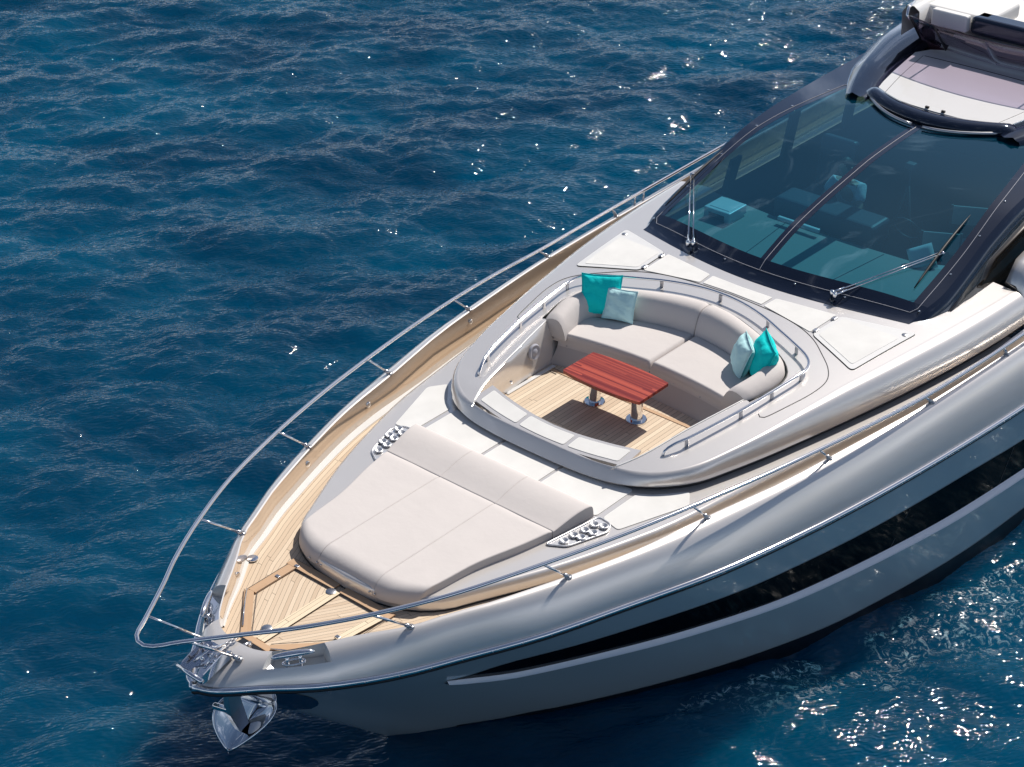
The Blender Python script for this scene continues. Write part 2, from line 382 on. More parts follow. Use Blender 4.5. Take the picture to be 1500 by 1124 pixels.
    mp2 = t.nodes.new('ShaderNodeMapping'); mp2.vector_type = 'TEXTURE'; mp2.inputs['Rotation'].default_value = (0, 0, wd); mp2.inputs['Scale'].default_value = (.50, 1.35, 1)
    L(g.outputs[0], mp2.inputs[0]); L(mp2.outputs[0], n2.inputs['Vector'])
    u = t.nodes.new('ShaderNodeBump'); u.inputs['Strength'].default_value = 1; u.inputs['Distance'].default_value = .012; L(n2.outputs[0], u.inputs['Height'])
    n3 = t.nodes.new('ShaderNodeTexNoise'); n3.inputs['Scale'].default_value = 15; n3.inputs['Detail'].default_value = 0; L(mp2.outputs[0], n3.inputs['Vector'])
    u3 = t.nodes.new('ShaderNodeBump'); u3.inputs['Strength'].default_value = 1; u3.inputs['Distance'].default_value = .013; L(n3.outputs[0], u3.inputs['Height']); L(u.outputs[0], u3.inputs['Normal']); L(u3.outputs[0], b.inputs['Normal'])
    o = link('sea', me, m); props(o, kind='structure')
    return o
make_sea()
# ================================================================== THE YACHT
yacht = thing('motor_yacht', (12, 0, SEA), 'silver motor yacht with teak foredeck, sunken cockpit and dark wraparound windscreen', 'yacht')
YO = Vector(OFF)
yr = fn([2.72, 2.76, 2.9, 3.1, 3.48, 4.26, 4.61, 5.5, 6.27, 7.52, 8.52, 9.09, 10.22, 11.23, 12.77, 14.5, 17, 22], [0.0, 0.1, 0.26, 0.42, 0.766, 1.27, 1.436, 1.853, 2.118, 2.495, 2.695, 2.786, 2.925, 3.022, 3.137, 3.207, 3.257, 3.217])
yw = fn([5.14, 5.4, 5.67, 6.97, 8.83, 10.09, 12.87, 16, 24], [0, .22, .42, 1.32, 2.28, 2.72, 3.2, 3.35, 3.3])
yc = fn([3.25, 3.27, 3.34, 3.6, 4.02, 4.4, 4.73, 5.1, 5.43, 5.93, 6.71, 7.69, 8.73, 9.41, 11.1, 13, 16, 22], [0, .19, .34, .58, .87, 1.15, 1.30, 1.475, 1.60, 1.78, 2.02, 2.22, 2.45, 2.55, 2.76, 2.88, 3.0, 3.05])
zcap = fn([2.7, 3.25, 4, 5, 9, 11, 14, 22], [2.86, 2.89, 2.96, 3.0, 3.0, 2.98, 2.95, 2.95])
zrub = fn([2.72, 4, 6, 8, 10, 12, 14, 22], [2.70, 2.62, 2.60, 2.53, 2.44, 2.36, 2.30, 2.25])
zd = fn([3.2, 5, 7.2, 8.6, 9.8, 22], [2.73, 2.72, 2.68, 2.56, 2.54, 2.54])
S = [0, .01, .03, .06, .1, .15, .2, .28, .38, .5, .62, .78] + list(np.arange(.95, 5, .2)) + list(np.arange(5, 18.6, .4))
CX = fn([2.72, 2.78, 2.9, 3.1, 3.5, 4.02, 4.4], [3.25, 3.255, 3.27, 3.36, 3.62, 4.05, 4.4])
def hull_pt(s, t, sd=1):
    xr = 2.72+s; zr = zrub(xr); z = zr-t*(zr-.5); y = (1-t)*yr(xr)+t*yw(5.14+s)
    y *= 1-.10*math.sin(PI*min(1, t))*math.exp(-s/2.2)
    return (xr+2.42*t, sd*y, z)
def hull_at(x, z, out=0, sd=1):
    s = x-2.72
    for _ in range(8):
        zr = zrub(2.72+max(s, 0)); t = (zr-z)/(zr-.5); s = x-2.72-2.42*t
    p = hull_pt(max(s, 0), t, sd); return (p[0], p[1]+sd*out, z)
T = list(np.linspace(0, 1.3, 16))
hb = MB()
for sd in (1, -1):
    hb.grid([[hull_pt(s, t, sd) for t in T] for s in S], flip=(sd == 1))
hull = hb.build('hull', M['hullpaint'], yacht, smooth=True)
# shoulder / bulwark cap
PH = list(np.linspace(0, 1, 13)**.9)
def cap_pt(xr):
    cx = CX(xr) if xr < 4.4 else xr
    return cx, yc(cx)
def shoulder(xr, p, sd):
    cx, cy = cap_pt(xr); y0 = yr(xr)+.015; z0, z1 = zrub(xr), zcap(cx)
    a = p*PI/2; k = 1-math.cos(a)*(1-.12*math.sin(2*a)); zz = math.sin(a)**1.05
    return (xr+(cx-xr)*k, sd*(y0+(cy-y0)*k), z0+(z1-z0)*zz)
XS = sorted(set([x for x in [2.72+s for s in S] if abs(x-3.10) > .012 and abs(x-3.64) > .012] + [3.10, 3.64]))
i0, i1 = XS.index(3.10), XS.index(3.64); j0, j1 = 5, 12
bw = MB(); liner = MB(); RW = []
for sd in (1, -1):
    rec = MB(); recwall = MB(); RW.append((recwall, rec))
    G = [[shoulder(x, p, sd) for p in PH] for x in XS]
    if True:
        nv = len(PH); F = []
        for i in range(len(XS)-1):
            for j in range(nv-1):
                if i0 <= i < i1 and j0 <= j < j1: continue
                a, b_, c, d = i*nv+j, (i+1)*nv+j, (i+1)*nv+j+1, i*nv+j+1
                F.append((a, b_, c, d) if sd == -1 else (a, d, c, b_))
        bw.add([v for r in G for v in r], F)
    # inner face of the bulwark
    bw.grid([[(cap_pt(x)[0], sd*(cap_pt(x)[1]), zcap(cap_pt(x)[0])), (cap_pt(x)[0], sd*max(0, cap_pt(x)[1]-.014), zcap(cap_pt(x)[0])-.010)] for x in XS], flip=(sd == 1))
    liner.grid([[(cap_pt(x)[0]+(.03*k if x < 3.2 else 0), sd*max(0, cap_pt(x)[1]-.014-.026*k), (zcap(cap_pt(x)[0])-.010)*(1-k)+(zd(cap_pt(x)[0])-.01)*k) for k in (0, .3, .7, 1)] for x in XS], flip=(sd == 1))
    # cleat recess: four walls and a polished floor
    loop = [G[i][j0] for i in range(i0, i1+1)] + [G[i1][j] for j in range(j0+1, j1+1)] + [G[i][j1] for i in range(i1-1, i0-1, -1)] + [G[i0][j] for j in range(j1-1, j0, -1)]
    n = len(loop); zf = 2.795
    cen = np.mean(np.array(loop), 0)
    low = [(cen[0]+(p[0]-cen[0])*.93, cen[1]+(p[1]-cen[1])*.93, zf) for p in loop]
    Fw = [(i, (i+1) % n, n+(i+1) % n, n+i) for i in range(n)]
    recwall.add(loop+low, Fw if sd == 1 else [tuple(reversed(f)) for f in Fw])
    rec.add([(p[0], p[1], zf+.002) for p in low], [tuple(range(n)) if sd == -1 else tuple(reversed(range(n)))])
bulwark = bw.build('bulwark', M['paint'], yacht, smooth=True); autosmooth(bulwark, 50)
for a_, b_ in RW: b_.build('recess_floor', M['chrome'], bulwark); a_.build('cleat_recess', M['gel'], bulwark, smooth=False)
lining = liner.build('bulwark_lining', M['liner'], bulwark, smooth=True); autosmooth(lining, 30)
# rub rail: chrome strip over a dark one
for sd in (1, -1):
    pts = [(2.72+s, sd*(yr(2.72+s)+.018), zrub(2.72+s)-.012) for s in S]
    MB().tube([(2.695, 0, 2.688)]+pts[1:], .034, 10).build('rub_rail', M['chrome'], hull, smooth=True)
    MB().tube([(2.70, 0, 2.63)]+[(p[0], p[1]-sd*.008, p[2]-.052) for p in pts[1:]], .018, 8).build('rub_rail_seal', M['rubber'], hull, smooth=True)
    if sd < 0:
        for x in np.arange(3.0, 16, .28): MB().lathe([(.011, 0), (.009, .006)], (x, sd*(yr(x)+.05), zrub(x)-.01), 8, (0, sd, .2)).build('rail_screw', M['steel'], hull)
# black boot top, dark hull window with bright sill
wt = fn([5.0, 5.45, 6.3, 7.24, 8.65, 10.15, 11.43, 12.88, 20], [2.03, 2.11, 2.08, 2.03, 1.99, 1.94, 1.89, 1.80, 1.6])
wb = fn([4.85, 5.1, 5.33, 5.64, 6.46, 7.4, 8.78, 10.27, 11.54, 12.97, 20], [2.035, 1.96, 1.88, 1.80, 1.735, 1.63, 1.54, 1.475, 1.405, 1.345, 1.15])
for sd in (1, -1):
    xs = list(np.arange(4.85, 20.3, .15))
    MB().grid([[hull_at(x, wb(x)+(max(wt(x), wb(x)+.004)-wb(x))*k/4, .006, sd) for k in range(5)] for x in xs], flip=(sd == -1)).build('hull_window', M['tint'], hull, smooth=True)
    sill = [[hull_at(x, wb(x)+.005-q*(.10+.03*min(1, (x-4.7)/2))*min(1, (x-4.6)*2.5), o, sd) for q, o in ((0, .004), (.03, .010), (.50, .060), (.60, .062), (.85, .001))] for x in xs]
    MB().grid(sill, flip=(sd == 1)).build('window_sill', M['sill'], hull, smooth=True)
    MB().grid([[hull_at(x, z, .008, sd) for z in (.60+.02*min(6, max(0, x-7))-(0 if x > 6.2 else .05), .3, -.05)] for x in np.arange(5.7, 20.8, .2)], flip=(sd == 1)).build('boot_stripe', M['black'], hull, smooth=True)
    for x in (8.05, 10.3, 12.4): 
        MB().add([hull_at(x, wb(x)+.01, .009, sd), hull_at(x+.012, wb(x)+.01, .009, sd), hull_at(x+.252, wt(x+.24)-.01, .009, sd), hull_at(x+.24, wt(x+.24)-.01, .009, sd)], [(0, 1, 2, 3)]).build('window_joint', M['groove'], hull)
# polished stem plate under the anchor
sp_ = MB(); P = []
for t in np.linspace(.04, .42, 12):
    row = []
    for k in np.linspace(-1, 1, 9):
        w = .42*math.sqrt(max(0.0, 1-((t-.20)/.24)**2))+.02; s_ = abs(k)*w
        q = hull_pt(s_, t, 1 if k >= 0 else -1); row.append((q[0]-.006, q[1]+(.006 if k > 0 else -.006 if k < 0 else 0), q[2]))
    P.append(row)
sp_.grid(P).build('stem_plate', M['chrome'], hull, smooth=True)

# teak deck with planks parallel to the bulwark
def yv(x): return yc(x) if x > 4.4 else yc(4.4)-(4.4-x)*.62
yt_ = fn([4.63, 4.645, 4.69, 4.78, 4.91, 5.06, 5.32, 5.67, 5.96, 6.36, 6.88, 7.4, 8.3, 9.5, 11, 13, 22], [0, .30, .52, .74, .91, 1.03, 1.15, 1.32, 1.45, 1.60, 1.77, 1.92, 2.08, 2.28, 2.52, 2.70, 2.75])
dk = MB()
for sd in (1, -1):
    P = []; U = []
    for x in list(np.arange(3.255, 4.6, .05))+list(np.arange(4.6, 21, .2)):
        yo = max(0, yc(x)-.02); yi = 0 if x < 5.2 else yt_(x)-.12
        for b_ in np.linspace(0, 1, 7):
            y = yi+(yo-yi)*b_; P.append((x, sd*y, zd(x))); U.append((x*1.12+(.7 if sd > 0 else 0), 40+yv(x)-y-.10))
    n = len(P)//7; dk.grid(np.array(P).reshape(n, 7, 3), flip=(sd == -1), uv=U)
deck = mk('teak_deck', dk.V, dk.F, M['teak'], yacht, False, uv=dk.uv)
for sd in (1, -1):
    MB().grid([[(x, sd*(yc(x)-.03), zd(x)+.012), (x, sd*(yc(x)-.055-.055*min(1, max(0, x-3.5)/1.5)-.03*min(1, max(0, x-5)/3)), zd(x)+.012), (x, sd*(yc(x)-.06-.055*min(1, max(0, x-3.5)/1.5)-.03*min(1, max(0, x-5)/3)), zd(x)-.01)] for x in list(np.arange(3.45, 20.5, .1))], flip=(sd == 1)).build('waterway', M['gel'], deck)
# deck hatch: border boards of darker teak, king plank, pale diagonal board
ZH = 2.735
def board(name, a, b_, w, m, z=ZH, h=.012, par=deck):
    a = Vector((*a, 0)); b_ = Vector((*b_, 0)); d = (b_-a); L_ = d.length; d.normalize(); n = Vector((-d.y, d.x, 0))*w/2
    V = [a-n, b_-n, b_+n, a+n]; V = [(v.x, v.y, z) for v in V] + [(v.x, v.y, z+h) for v in V]
    return mk(name, V, [(4, 5, 6, 7), (0, 1, 5, 4), (1, 2, 6, 5), (2, 3, 7, 6), (3, 0, 4, 7)], m, par, False, uv=[(0, .3), (L_, .3), (L_, .3+w), (0, .3+w)]*2)
for sd in (1, -1):
    board('hatch_border', (4.585, sd*.045), (4.585, sd*.70), .105, M['teakframe'])
    if sd > 0: board('hatch_border', (4.53, sd*.62), (4.0, sd*.62), .105, M['teakframe'], ZH-.001)
    board('hatch_border', (3.99, sd*.655), (3.50, sd*.17), .10, M['teakframe'], ZH-.002)
board('hatch_border', (3.485, .20), (3.485, -.20), .07, M['teakframe'], ZH-.003)
board('king_plank', (3.53, 0), (4.53, 0), .12, M['teakpale'], ZH-.004)
board('diagonal_board', (4.0, -.56), (4.53, -.62), .11, M['teakpale'], ZH+.003)
for sd in (1, -1):   # dark caulking just inside and outside of the border
    mb = MB()
    for a, b_ in (((4.64, sd*0), (4.64, sd*.70)), ((4.53, sd*.06), (4.53, sd*.57)), ((4.53, sd*.57), (4.02, sd*.57)), ((4.02, sd*.57), (3.55, sd*.13)), ((4.64, sd*.68), (3.99, sd*.68)), ((3.97, sd*.70), (3.47, sd*.21))):
        mb.tube([(*a, ZH+.009), (*b_, ZH+.009)], .003, 6)
    mb.build('caulking', M['groove'], deck)
for x, y in ((4.49, .03), (3.69, .08)):
    MB().lathe([(.001, .0), (.052, .0), (.052, .008), (.046, .011), (.001, .011)], (x, y, ZH+.005), 20).build('deck_fitting', M['steel'], deck, smooth=True, auto=40)
for x, y in ((4.32, .60), (4.56, .58), (4.03, -.53)):
    MB().box((x, y, ZH+.016), (.035, .05, .008)).build('hatch_hinge', M['steel'], deck, bevel=.002)
MB().tube([(3.98, .67, ZH+.02), (3.75, .46, ZH+.022), (3.56, .27, ZH+.02)], .008, 8).build('hatch_lift_bar', M['chrome'], deck, smooth=True)
MB().tube([(3.49, -.19, ZH+.02), (3.56, -.33, ZH+.03), (3.78, -.60, ZH+.03), (3.9, -.70, ZH+.02)], .009, 8).build('hatch_lift_bar', M['chrome'], deck, smooth=True)
for x, y in ((4.37, 1.02), (4.2, -.86)):
    MB().lathe([(.001, 0), (.058, 0), (.058, .008), (.04, .014), (.001, .014)], (x, y, zd(x)+.012), 24).build('filler_cap', M['chrome'], deck, smooth=True, auto=40)
# anchor well: flat black sheet stands for the hole's shade, with windlass gear
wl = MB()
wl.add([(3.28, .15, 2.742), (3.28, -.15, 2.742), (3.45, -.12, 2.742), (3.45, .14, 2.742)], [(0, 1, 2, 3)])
wl.build('anchor_well_shade', M['black'], deck)
MB().tube([(3.30, .02, 2.78), (3.42, .0, 2.77)], .022, 10).tube([(3.36, -.05, 2.75), (3.36, -.05, 2.82)], .014, 8).build('windlass', M['steel'], deck, smooth=True)
# bulwark lights
for x in (4.0, 5.8, 7.1, 9.3): 
    for sd in (1, -1):
        MB().lathe([(.001, 0), (.034, 0), (.034, .010), (.026, .014), (.001, .014)], (x, sd*(yc(x)-.026), zcap(x)-.13), 18, (0, -sd, .1)).build('courtesy_light', M['chrome'], bulwark, smooth=True, auto=40)

# ---------------------------------------------------------------- trunk (raised deck moulding)
ZT = 2.88
def trunk_z(x, y): return ZT-.006*y*y
XT = [4.63, 4.632, 4.638, 4.645, 4.66, 4.69, 4.73, 4.78, 4.84, 4.91, 5.0, 5.1] + list(np.arange(5.25, 20, .25))
def t_in(x, y, k):      # point of the trunk outline moved inwards by k
    c = np.array([max(5.2, x), 0 if x < 5.3 else 0]); 
    if x > 5.2: return (x, y-k)
    v = np.array([x, y])-np.array([5.35, 0.]); L_ = np.linalg.norm(v); v *= (L_-k)/L_; return (5.35+v[0], v[1])
tr = MB(); half = []
for x in XT:
    y = yt_(x); half.append((x, y))
sec = [(0, 'd'), (.008, .55), (.018, .86), (.032, .955), (.055, 1.0)]
for sd in (1, -1):
    P = []
    for x, y in half:
        row = []
        for k, q in sec:
            a, b_ = t_in(x, y, k); z = zd(x)-.01 if q == 'd' else zd(x)+(trunk_z(a, b_)-zd(x))*q
            row.append((a, sd*max(0, b_), z))
        P.append(row)
    tr.grid(P, flip=(sd == 1))
topout = mir([(t_in(x, y, .055)[0], max(0, t_in(x, y, .055)[1])) for x, y in half if x <= 13.3]+[(13.3, 0)])
hole = mir([(7.86, 0), (7.90, 1.0), (8.02, 1.2), (9.4, 1.25), (10.2, 1.2), (10.25, 0)])
V, F = sheet(topout, [hole], trunk_z, .16); tr.add(V, F)
trunk = tr.build('trunk_moulding', M['paint'], yacht, smooth=True); autosmooth(trunk, 45)
# sharp glossy lower edge line
for sd in (1, -1):
    MB().tube([(x, sd*(y+.006), zd(x)+.006) for x, y in half], .008, 6).build('base_seal', M['rubber'], trunk, smooth=True)
def panel(poly, zf, name='nonskid_panel', par=None, h=.008, r=.045, m=None):
    p = rpoly(poly, r); a = sum(p[i-1][0]*p[i][1]-p[i][0]*p[i-1][1] for i in range(len(p)))
    if a < 0: p = p[::-1]
    V, F = sheet(p, [], lambda x, y: zf(x, y)+h, .12); mb = MB().add(V, F)
    q = dens(p, .12); n = len(q); mb.add([(x, y, zf(x, y)+h) for x, y in q]+[(x, y, zf(x, y)-.002) for x, y in q], [(n+i, n+(i+1) % n, (i+1) % n, i) for i in range(n)])
    return mb.build(name, m or M['nonskid'], par)
for sd in (1, -1):
    panel([(7.05, sd*1.31), (6.985, sd*1.555), (7.82, sd*1.84), (8.02, sd*1.70), (7.72, sd*1.45), (7.62, sd*1.31)], trunk_z, par=trunk)
    panel([(7.02, sd*.42), (7.03, sd*1.24), (7.66, sd*1.24), (7.60, sd*.42)], trunk_z, par=trunk)
panel([(7.02, -.38), (7.02, .38), (7.60, .38), (7.60, -.38)], trunk_z, par=trunk)

# ---------------------------------------------------------------- coaming round the cockpit
zcm = fn([7.4, 8.1, 9.2, 10.5, 11.6, 13.5, 20], [3.035, 3.15, 3.26, 3.34, 3.37, 3.38, 3.38])
def cz(x, y): return zcm(x)-.020*y*y
top_o = cr_([(7.575, 0), (7.58, .35), (7.60, .7), (7.66, 1.0), (7.78, 1.27), (7.98, 1.50), (8.25, 1.66), (8.6, 1.77), (9.0, 1.86), (9.5, 1.94), (10, 2.01), (10.4, 2.06), (11.1, 2.17), (12, 2.28), (12.9, 2.37), (13.6, 2.42)], 70)
lip_o = cr_([(7.47, 0), (7.475, .35), (7.50, .7), (7.56, 1.02), (7.68, 1.30), (7.88, 1.53), (8.16, 1.72), (8.55, 1.85), (9.0, 1.975), (9.5, 2.09), (10, 2.20), (10.5, 2.30), (11.2, 2.43), (12.1, 2.56), (12.9, 2.64), (13.6, 2.68)], 70)
cm = MB(); dark = MB()
for sd in (1, -1):
    P = []; D = []
    for (tx, ty), (lx, ly) in zip(top_o, lip_o):
        z1 = cz(tx, ty); row = []; fw = min(1, max(0, (1.45-ty)/.6)); fw = fw*fw*(3-2*fw); z0 = 2.945-.02*fw
        for q in np.linspace(0, 1, 11):
            h1, h2, v2 = .40*(1-fw)+.06*fw, .85*(1-fw)+.14*fw, .12*(1-fw)+.03*fw
            h = 3*q*(1-q)**2*h1+3*q*q*(1-q)*h2+q**3; v = 3*q*q*(1-q)*v2+q**3
            row.append((tx+(lx-tx)*h, sd*(ty+(ly-ty)*h), z1+(z0-z1)*v))
        n = np.array([lx-tx, ly-ty]); n = n/np.linalg.norm(n)
        row += [(lx-n[0]*.012, sd*(ly-n[1]*.012), z0-.018), (lx-n[0]*.05, sd*(ly-n[1]*.05), z0-.022)]
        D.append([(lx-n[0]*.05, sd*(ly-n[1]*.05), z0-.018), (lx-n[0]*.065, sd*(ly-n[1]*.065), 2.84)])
        P.append(row)
    cm.grid(P, flip=(sd == -1)); dark.grid(D, flip=(sd == -1))
inner = [(7.60, .0), (7.605, .5), (7.64, 1.0), (8.0, 1.13), (8.6, 1.24), (9.05, 1.33), (9.42, 1.40)]
sofa_out = cr_([(9.42, 1.46), (9.8, 1.53), (10.08, 1.50), (10.26, 1.37), (10.38, 1.2), (10.49, 1.0), (10.62, .7), (10.74, .35), (10.78, 0)], 26)
outl = mir([tuple(p) for p in top_o]+[(13.6, 2.0), (12.3, 1.97), (12.1, 1.6), (11.95, 1.2), (11.82, .7), (11.75, 0)])
holeC = mir([(7.575+.012, 0)]+[(7.61, .98)]+inner[3:]+[tuple(p) for p in sofa_out])
V, F = sheet(outl, [holeC], cz, .11); cm.add(V, F)
coaming = cm.build('cockpit_coaming', M['paint'], yacht, smooth=True); autosmooth(coaming, 40)
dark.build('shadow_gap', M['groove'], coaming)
# walls of the well
SOLE = 2.76
ws = MB(); lowp = [(8.42, 1.19), (8.7, 1.20), (9.0, 1.21), (9.45, 1.22)]
for sd in (1, -1):
    up = cr_([(7.61, .98), (8.0, 1.13), (8.6, 1.24), (9.05, 1.33), (9.42, 1.40), (9.6, 1.43)], 16); lo = cr_([(7.93, 1.0), (8.1, 1.14), (8.42, 1.18), (8.9, 1.205), (9.4, 1.22), (9.6, 1.22)], 16)
    ws.grid([[(u[0], sd*u[1], cz(*u)), (u[0]+.002, sd*(u[1]-.014), cz(*u)-.006), (u[0]*.93+l[0]*.07, sd*(u[1]*.9+l[1]*.1-.03), cz(*u)-.07), (u[0]*.4+l[0]*.6, sd*(u[1]*.4+l[1]*.6-.012), cz(*u)*.4+SOLE*.6), (l[0], sd*l[1], SOLE-.01)] for u, l in zip(up, lo)], flip=(sd == 1))
ws.grid([[(7.90-.02*(1-(y/1.02)**2), y, z) for z in (3.08, SOLE-.01)] for y in np.linspace(-1.02, 1.02, 12)], flip=True)
wall = ws.build('cockpit_wall', M['paint'], yacht, smooth=True); autosmooth(wall, 50)
for sd in (1, -1):   # bright bead along the upper edge
    MB().tube([(p[0], sd*(p[1]-.004), cz(*p)+.002) for p in cr_([(7.62, .985), (8.0, 1.13), (8.6, 1.24), (9.05, 1.33), (9.42, 1.40)], 20)], .009, 8).build('edge_bead', M['gel'], wall, smooth=True)
# sole
so_ = mir([(7.86, 0), (7.9, 1.04), (8.42, 1.20), (9.5, 1.24), (9.6, 0)])
V, F = sheet(so_, [], lambda x, y: SOLE, .3)
sole = mk('cockpit_sole', V, F, M['solemat'], yacht, False, uv=[(v[0], v[1]+30) for v in V])
mb = MB()
for a, b_ in (((9.20, -1.18), (9.20, 1.18)),):
    mb.box(((a[0]+b_[0])/2, 0, SOLE+.004), (.05, 2.36, .006))
mb.build('sole_margin', M['teakframe'], sole)
for sd in (1, -1): MB().box((8.85, sd*1.165, SOLE+.005), (.85, .05, .008)).build('sole_margin', M['gel'] if sd > 0 else M['teakframe'], sole)
mb = MB(); mb.tube([(9.14, 1.02, SOLE+.006), (9.14, 1.12, SOLE+.006), (9.22, 1.12, SOLE+.006), (9.22, 1.02, SOLE+.006)], .004, 6); mb.build('drain_grille', M['groove'], sole)
# step lid with three non-skid pads at the front of the well
def lid_z(x, y): return 3.056+(x-7.6)*.10
lo_ = cr_([(7.70, .985), (7.62, .6), (7.585, .3), (7.57, 0)], 12); li = cr_([(7.86, 0), (7.88, .3), (7.95, .7), (8.04, 1.04)], 12)
lp = mir([(7.57, 0)]+[tuple(p) for p in lo_[::-1][1:]]+[(7.64, 1.0), (7.72, 1.06)]+[tuple(p) for p in li[::-1]])
V, F = sheet(lp, [], lid_z, .12); q = dens(lp, .12); n = len(q)
a = sum(q[i-1][0]*q[i][1]-q[i][0]*q[i-1][1] for i in range(n)); q = q if a > 0 else q[::-1]
mb = MB().add(V, F); mb.add([(x, y, lid_z(x, y)) for x, y in q]+[(x, y, lid_z(x, y)-.03) for x, y in q], [(n+i, n+(i+1) % n, (i+1) % n, i) for i in range(n)])
lid = mb.build('step_lid', M['paint'], yacht)
li_x = fn([0, .3, .7, 1.04], [7.86, 7.88, 7.95, 8.04]); lo_x = fn([0, .3, .6, .985], [7.57, 7.585, 7.62, 7.70])
for y0, y1 in ((-.96, -.36), (-.31, .31), (.36, .96)):
    ys_ = np.linspace(y0, y1, 6)
    panel([(lo_x(abs(y))+.05, y) for y in ys_]+[(li_x(abs(y))-.045, y) for y in ys_[::-1]], lid_z, par=lid, r=.03, h=.006)
# hatches and non-skid pads between cockpit and windscreen
for sd in (1, -1):
    hq = [(10.66, sd*1.98), (11.86, sd*2.11), (11.55, sd*1.27), (10.99, sd*1.24)]
    hp = panel(hq, cz, 'locker_hatch', yacht, .012, .07, M['gel'])
    panel([(10.76, sd*1.92), (11.62, sd*2.02), (11.52, sd*1.33), (11.03, sd*1.30)], lambda x, y: cz(x, y)+.012, par=hp, h=.004, r=.05)
    out = rpoly(hq, .07); MB().tube([(x, y, cz(x, y)+.004) for x, y in dens(out, .1)], .0055, 6, closed=True).build('hatch_seal', M['rubber'], hp, smooth=True)
    for x in (11.08, 11.45): MB().box((x, sd*(1.23+.04*(x-11)), cz(x, 1.25)+.018), (.07, .05, .02)).build('hatch_hinge', M['steel'], hp, bevel=.004)
    MB().lathe([(.001, 0), (.035, 0), (.035, .006), (.02, .012), (.001, .012)], (11.72, sd*2.03, cz(11.72, 2.03)+.012), 18).build('hatch_lock', M['steel'], hp, smooth=True, auto=40)
    panel([(11.02, sd*1.20), (11.55, sd*1.22), (11.40, sd*.48), (11.16, sd*.46)], cz, par=coaming, r=.03)
panel([(11.17, .42), (11.39, .43), (11.37, 0), (11.39, -.43), (11.17, -.42), (11.18, 0)], cz, par=coaming, r=.02)
# moulded seam round the rear of the cockpit
for sd in (1, -1):
    sm = cr_([(9.30, 1.66), (9.28, 1.74), (9.6, 1.82), (10.0, 1.89), (10.3, 1.88), (10.52, 1.76), (10.72, 1.55), (10.92, 1.3), (11.05, 1.0), (11.12, .6), (11.15, 0)], 60)
    MB().tube([(p[0], sd*p[1], cz(*p)-.001) for p in sm], .0065, 6).build('moulding_seam', M['rubber'], coaming, smooth=True)
    MB().tube([(p[0], sd*p[1], cz(*p)+.001) for p in sofa_out], .009, 6).build('upholstery_seal', M['rubber'], coaming, smooth=True)
# far wall speaker / drain light
for sd in (1, -1):
    MB().lathe([(.001, 0), (.095, 0), (.10, .012), (.085, .03), (.05, .022), (.03, .035), (.001, .035)], (8.98, sd*1.235, 3.05), 28, (0, -sd, .15)).build('cockpit_speaker', M['redmark'], wall, smooth=True, auto=40)
    MB().lathe([(.001, 0), (.018, 0), (.018, .006), (.001, .008)], (8.52, sd*1.18, 2.87), 14, (0, -sd, .1)).build('courtesy_light', M['chrome'], wall, smooth=True)

# grab rail round the cockpit
rail_half = [(8.08, 1.29, 0, ), (8.12, 1.30, .07), (8.24, 1.35, .115), (8.45, 1.42, .12), (9.1, 1.55, .12), (9.8, 1.635, .12), (10.15, 1.665, .12), (10.33, 1.62, .12), (10.46, 1.48, .12), (10.58, 1.23, .12), (10.68, 1.0, .12), (10.81, .7, .12), (10.91, .35, .12), (10.945, 0, .12)]
fr = rail_half + [(x, -y, h) for x, y, h in rail_half[-2::-1]]
rp = [(x, y, cz(x, y)+h*.8) for x, y, h in fr]
grab = MB().tube(cr_(rp, 150), .0165, 12).build('cockpit_grab_rail', M['chrome'], yacht, smooth=True)
for x, y in [(8.36, 1.395), (9.12, 1.555), (9.62, 1.615), (10.12, 1.665), (10.53, 1.33), (10.80, .76)]:
    for sd in (1, -1): MB().box((x, sd*y, cz(x, y)+.042), (.045, .022, .084), Matrix.Rotation(sd*(.1 if x < 10.3 else -1.1), 3, 'Z')).build('rail_post', M['steel'], grab, bevel=.004)
MB().box((10.935, 0, cz(10.9, 0)+.042), (.022, .045, .084)).build('rail_post', M['steel'], grab, bevel=.004)

# ---------------------------------------------------------------- bow rail and stanchions
RH = [(2.20, 0, 3.49), (2.205, .06, 3.492), (2.27, .14, 3.495), (2.45, .25, 3.49), (2.9, .55, 3.46), (3.3, .83, 3.44), (3.876, 1.163, 3.417), (4.6, 1.50, 3.40), (5.509, 1.804, 3.38), (6.4, 2.05, 3.35), (7.284, 2.249, 3.317), (8.2, 2.43, 3.28), (9.083, 2.572, 3.241), (10.0, 2.69, 3.19), (10.921, 2.777, 3.131), (12, 2.85, 3.11), (13.5, 2.92, 3.10), (16, 3.0, 3.10), (19, 3.02, 3.10)]
RP = cr_(RH[::-1][:-1]+[(x, -y, z) for x, y, z in RH], 420)
brail = MB().tube(RP, .021, 14).build('bow_rail', M['chrome'], yacht, smooth=True)
RHa = np.array(RH); 
for tx, bx in ((2.50, 3.10), (3.876, 4.378), (5.509, 5.91), (7.284, 7.60), (9.083, 9.34), (10.921, 11.10), (12.55, 12.65)):
    for sd in (1, -1):
        ty = float(np.interp(tx, RHa[2:, 0], RHa[2:, 1])); tz = float(np.interp(tx, RHa[2:, 0], RHa[2:, 2]))
        by = yc(bx)+.015 if bx > 3.5 else .20; bz = zcap(bx)+.0 if bx > 3.5 else 2.885
        p0 = Vector((bx, sd*by, bz)); p1 = Vector((tx, sd*ty, tz-.008)); d = (p1-p0).normalized()
        st = MB().tube([p0-d*.02, p1], .0125, 10).build('stanchion', M['chrome'], brail, smooth=True)
        MB().tube([p0-d*.005, p0+d*.085], .021, 12).lathe([(.038, 0), (.034, .012), (.001, .014)], p0-Vector((0, 0, .004)), 16).build('stanchion_foot', M['steel'], yacht, smooth=True)
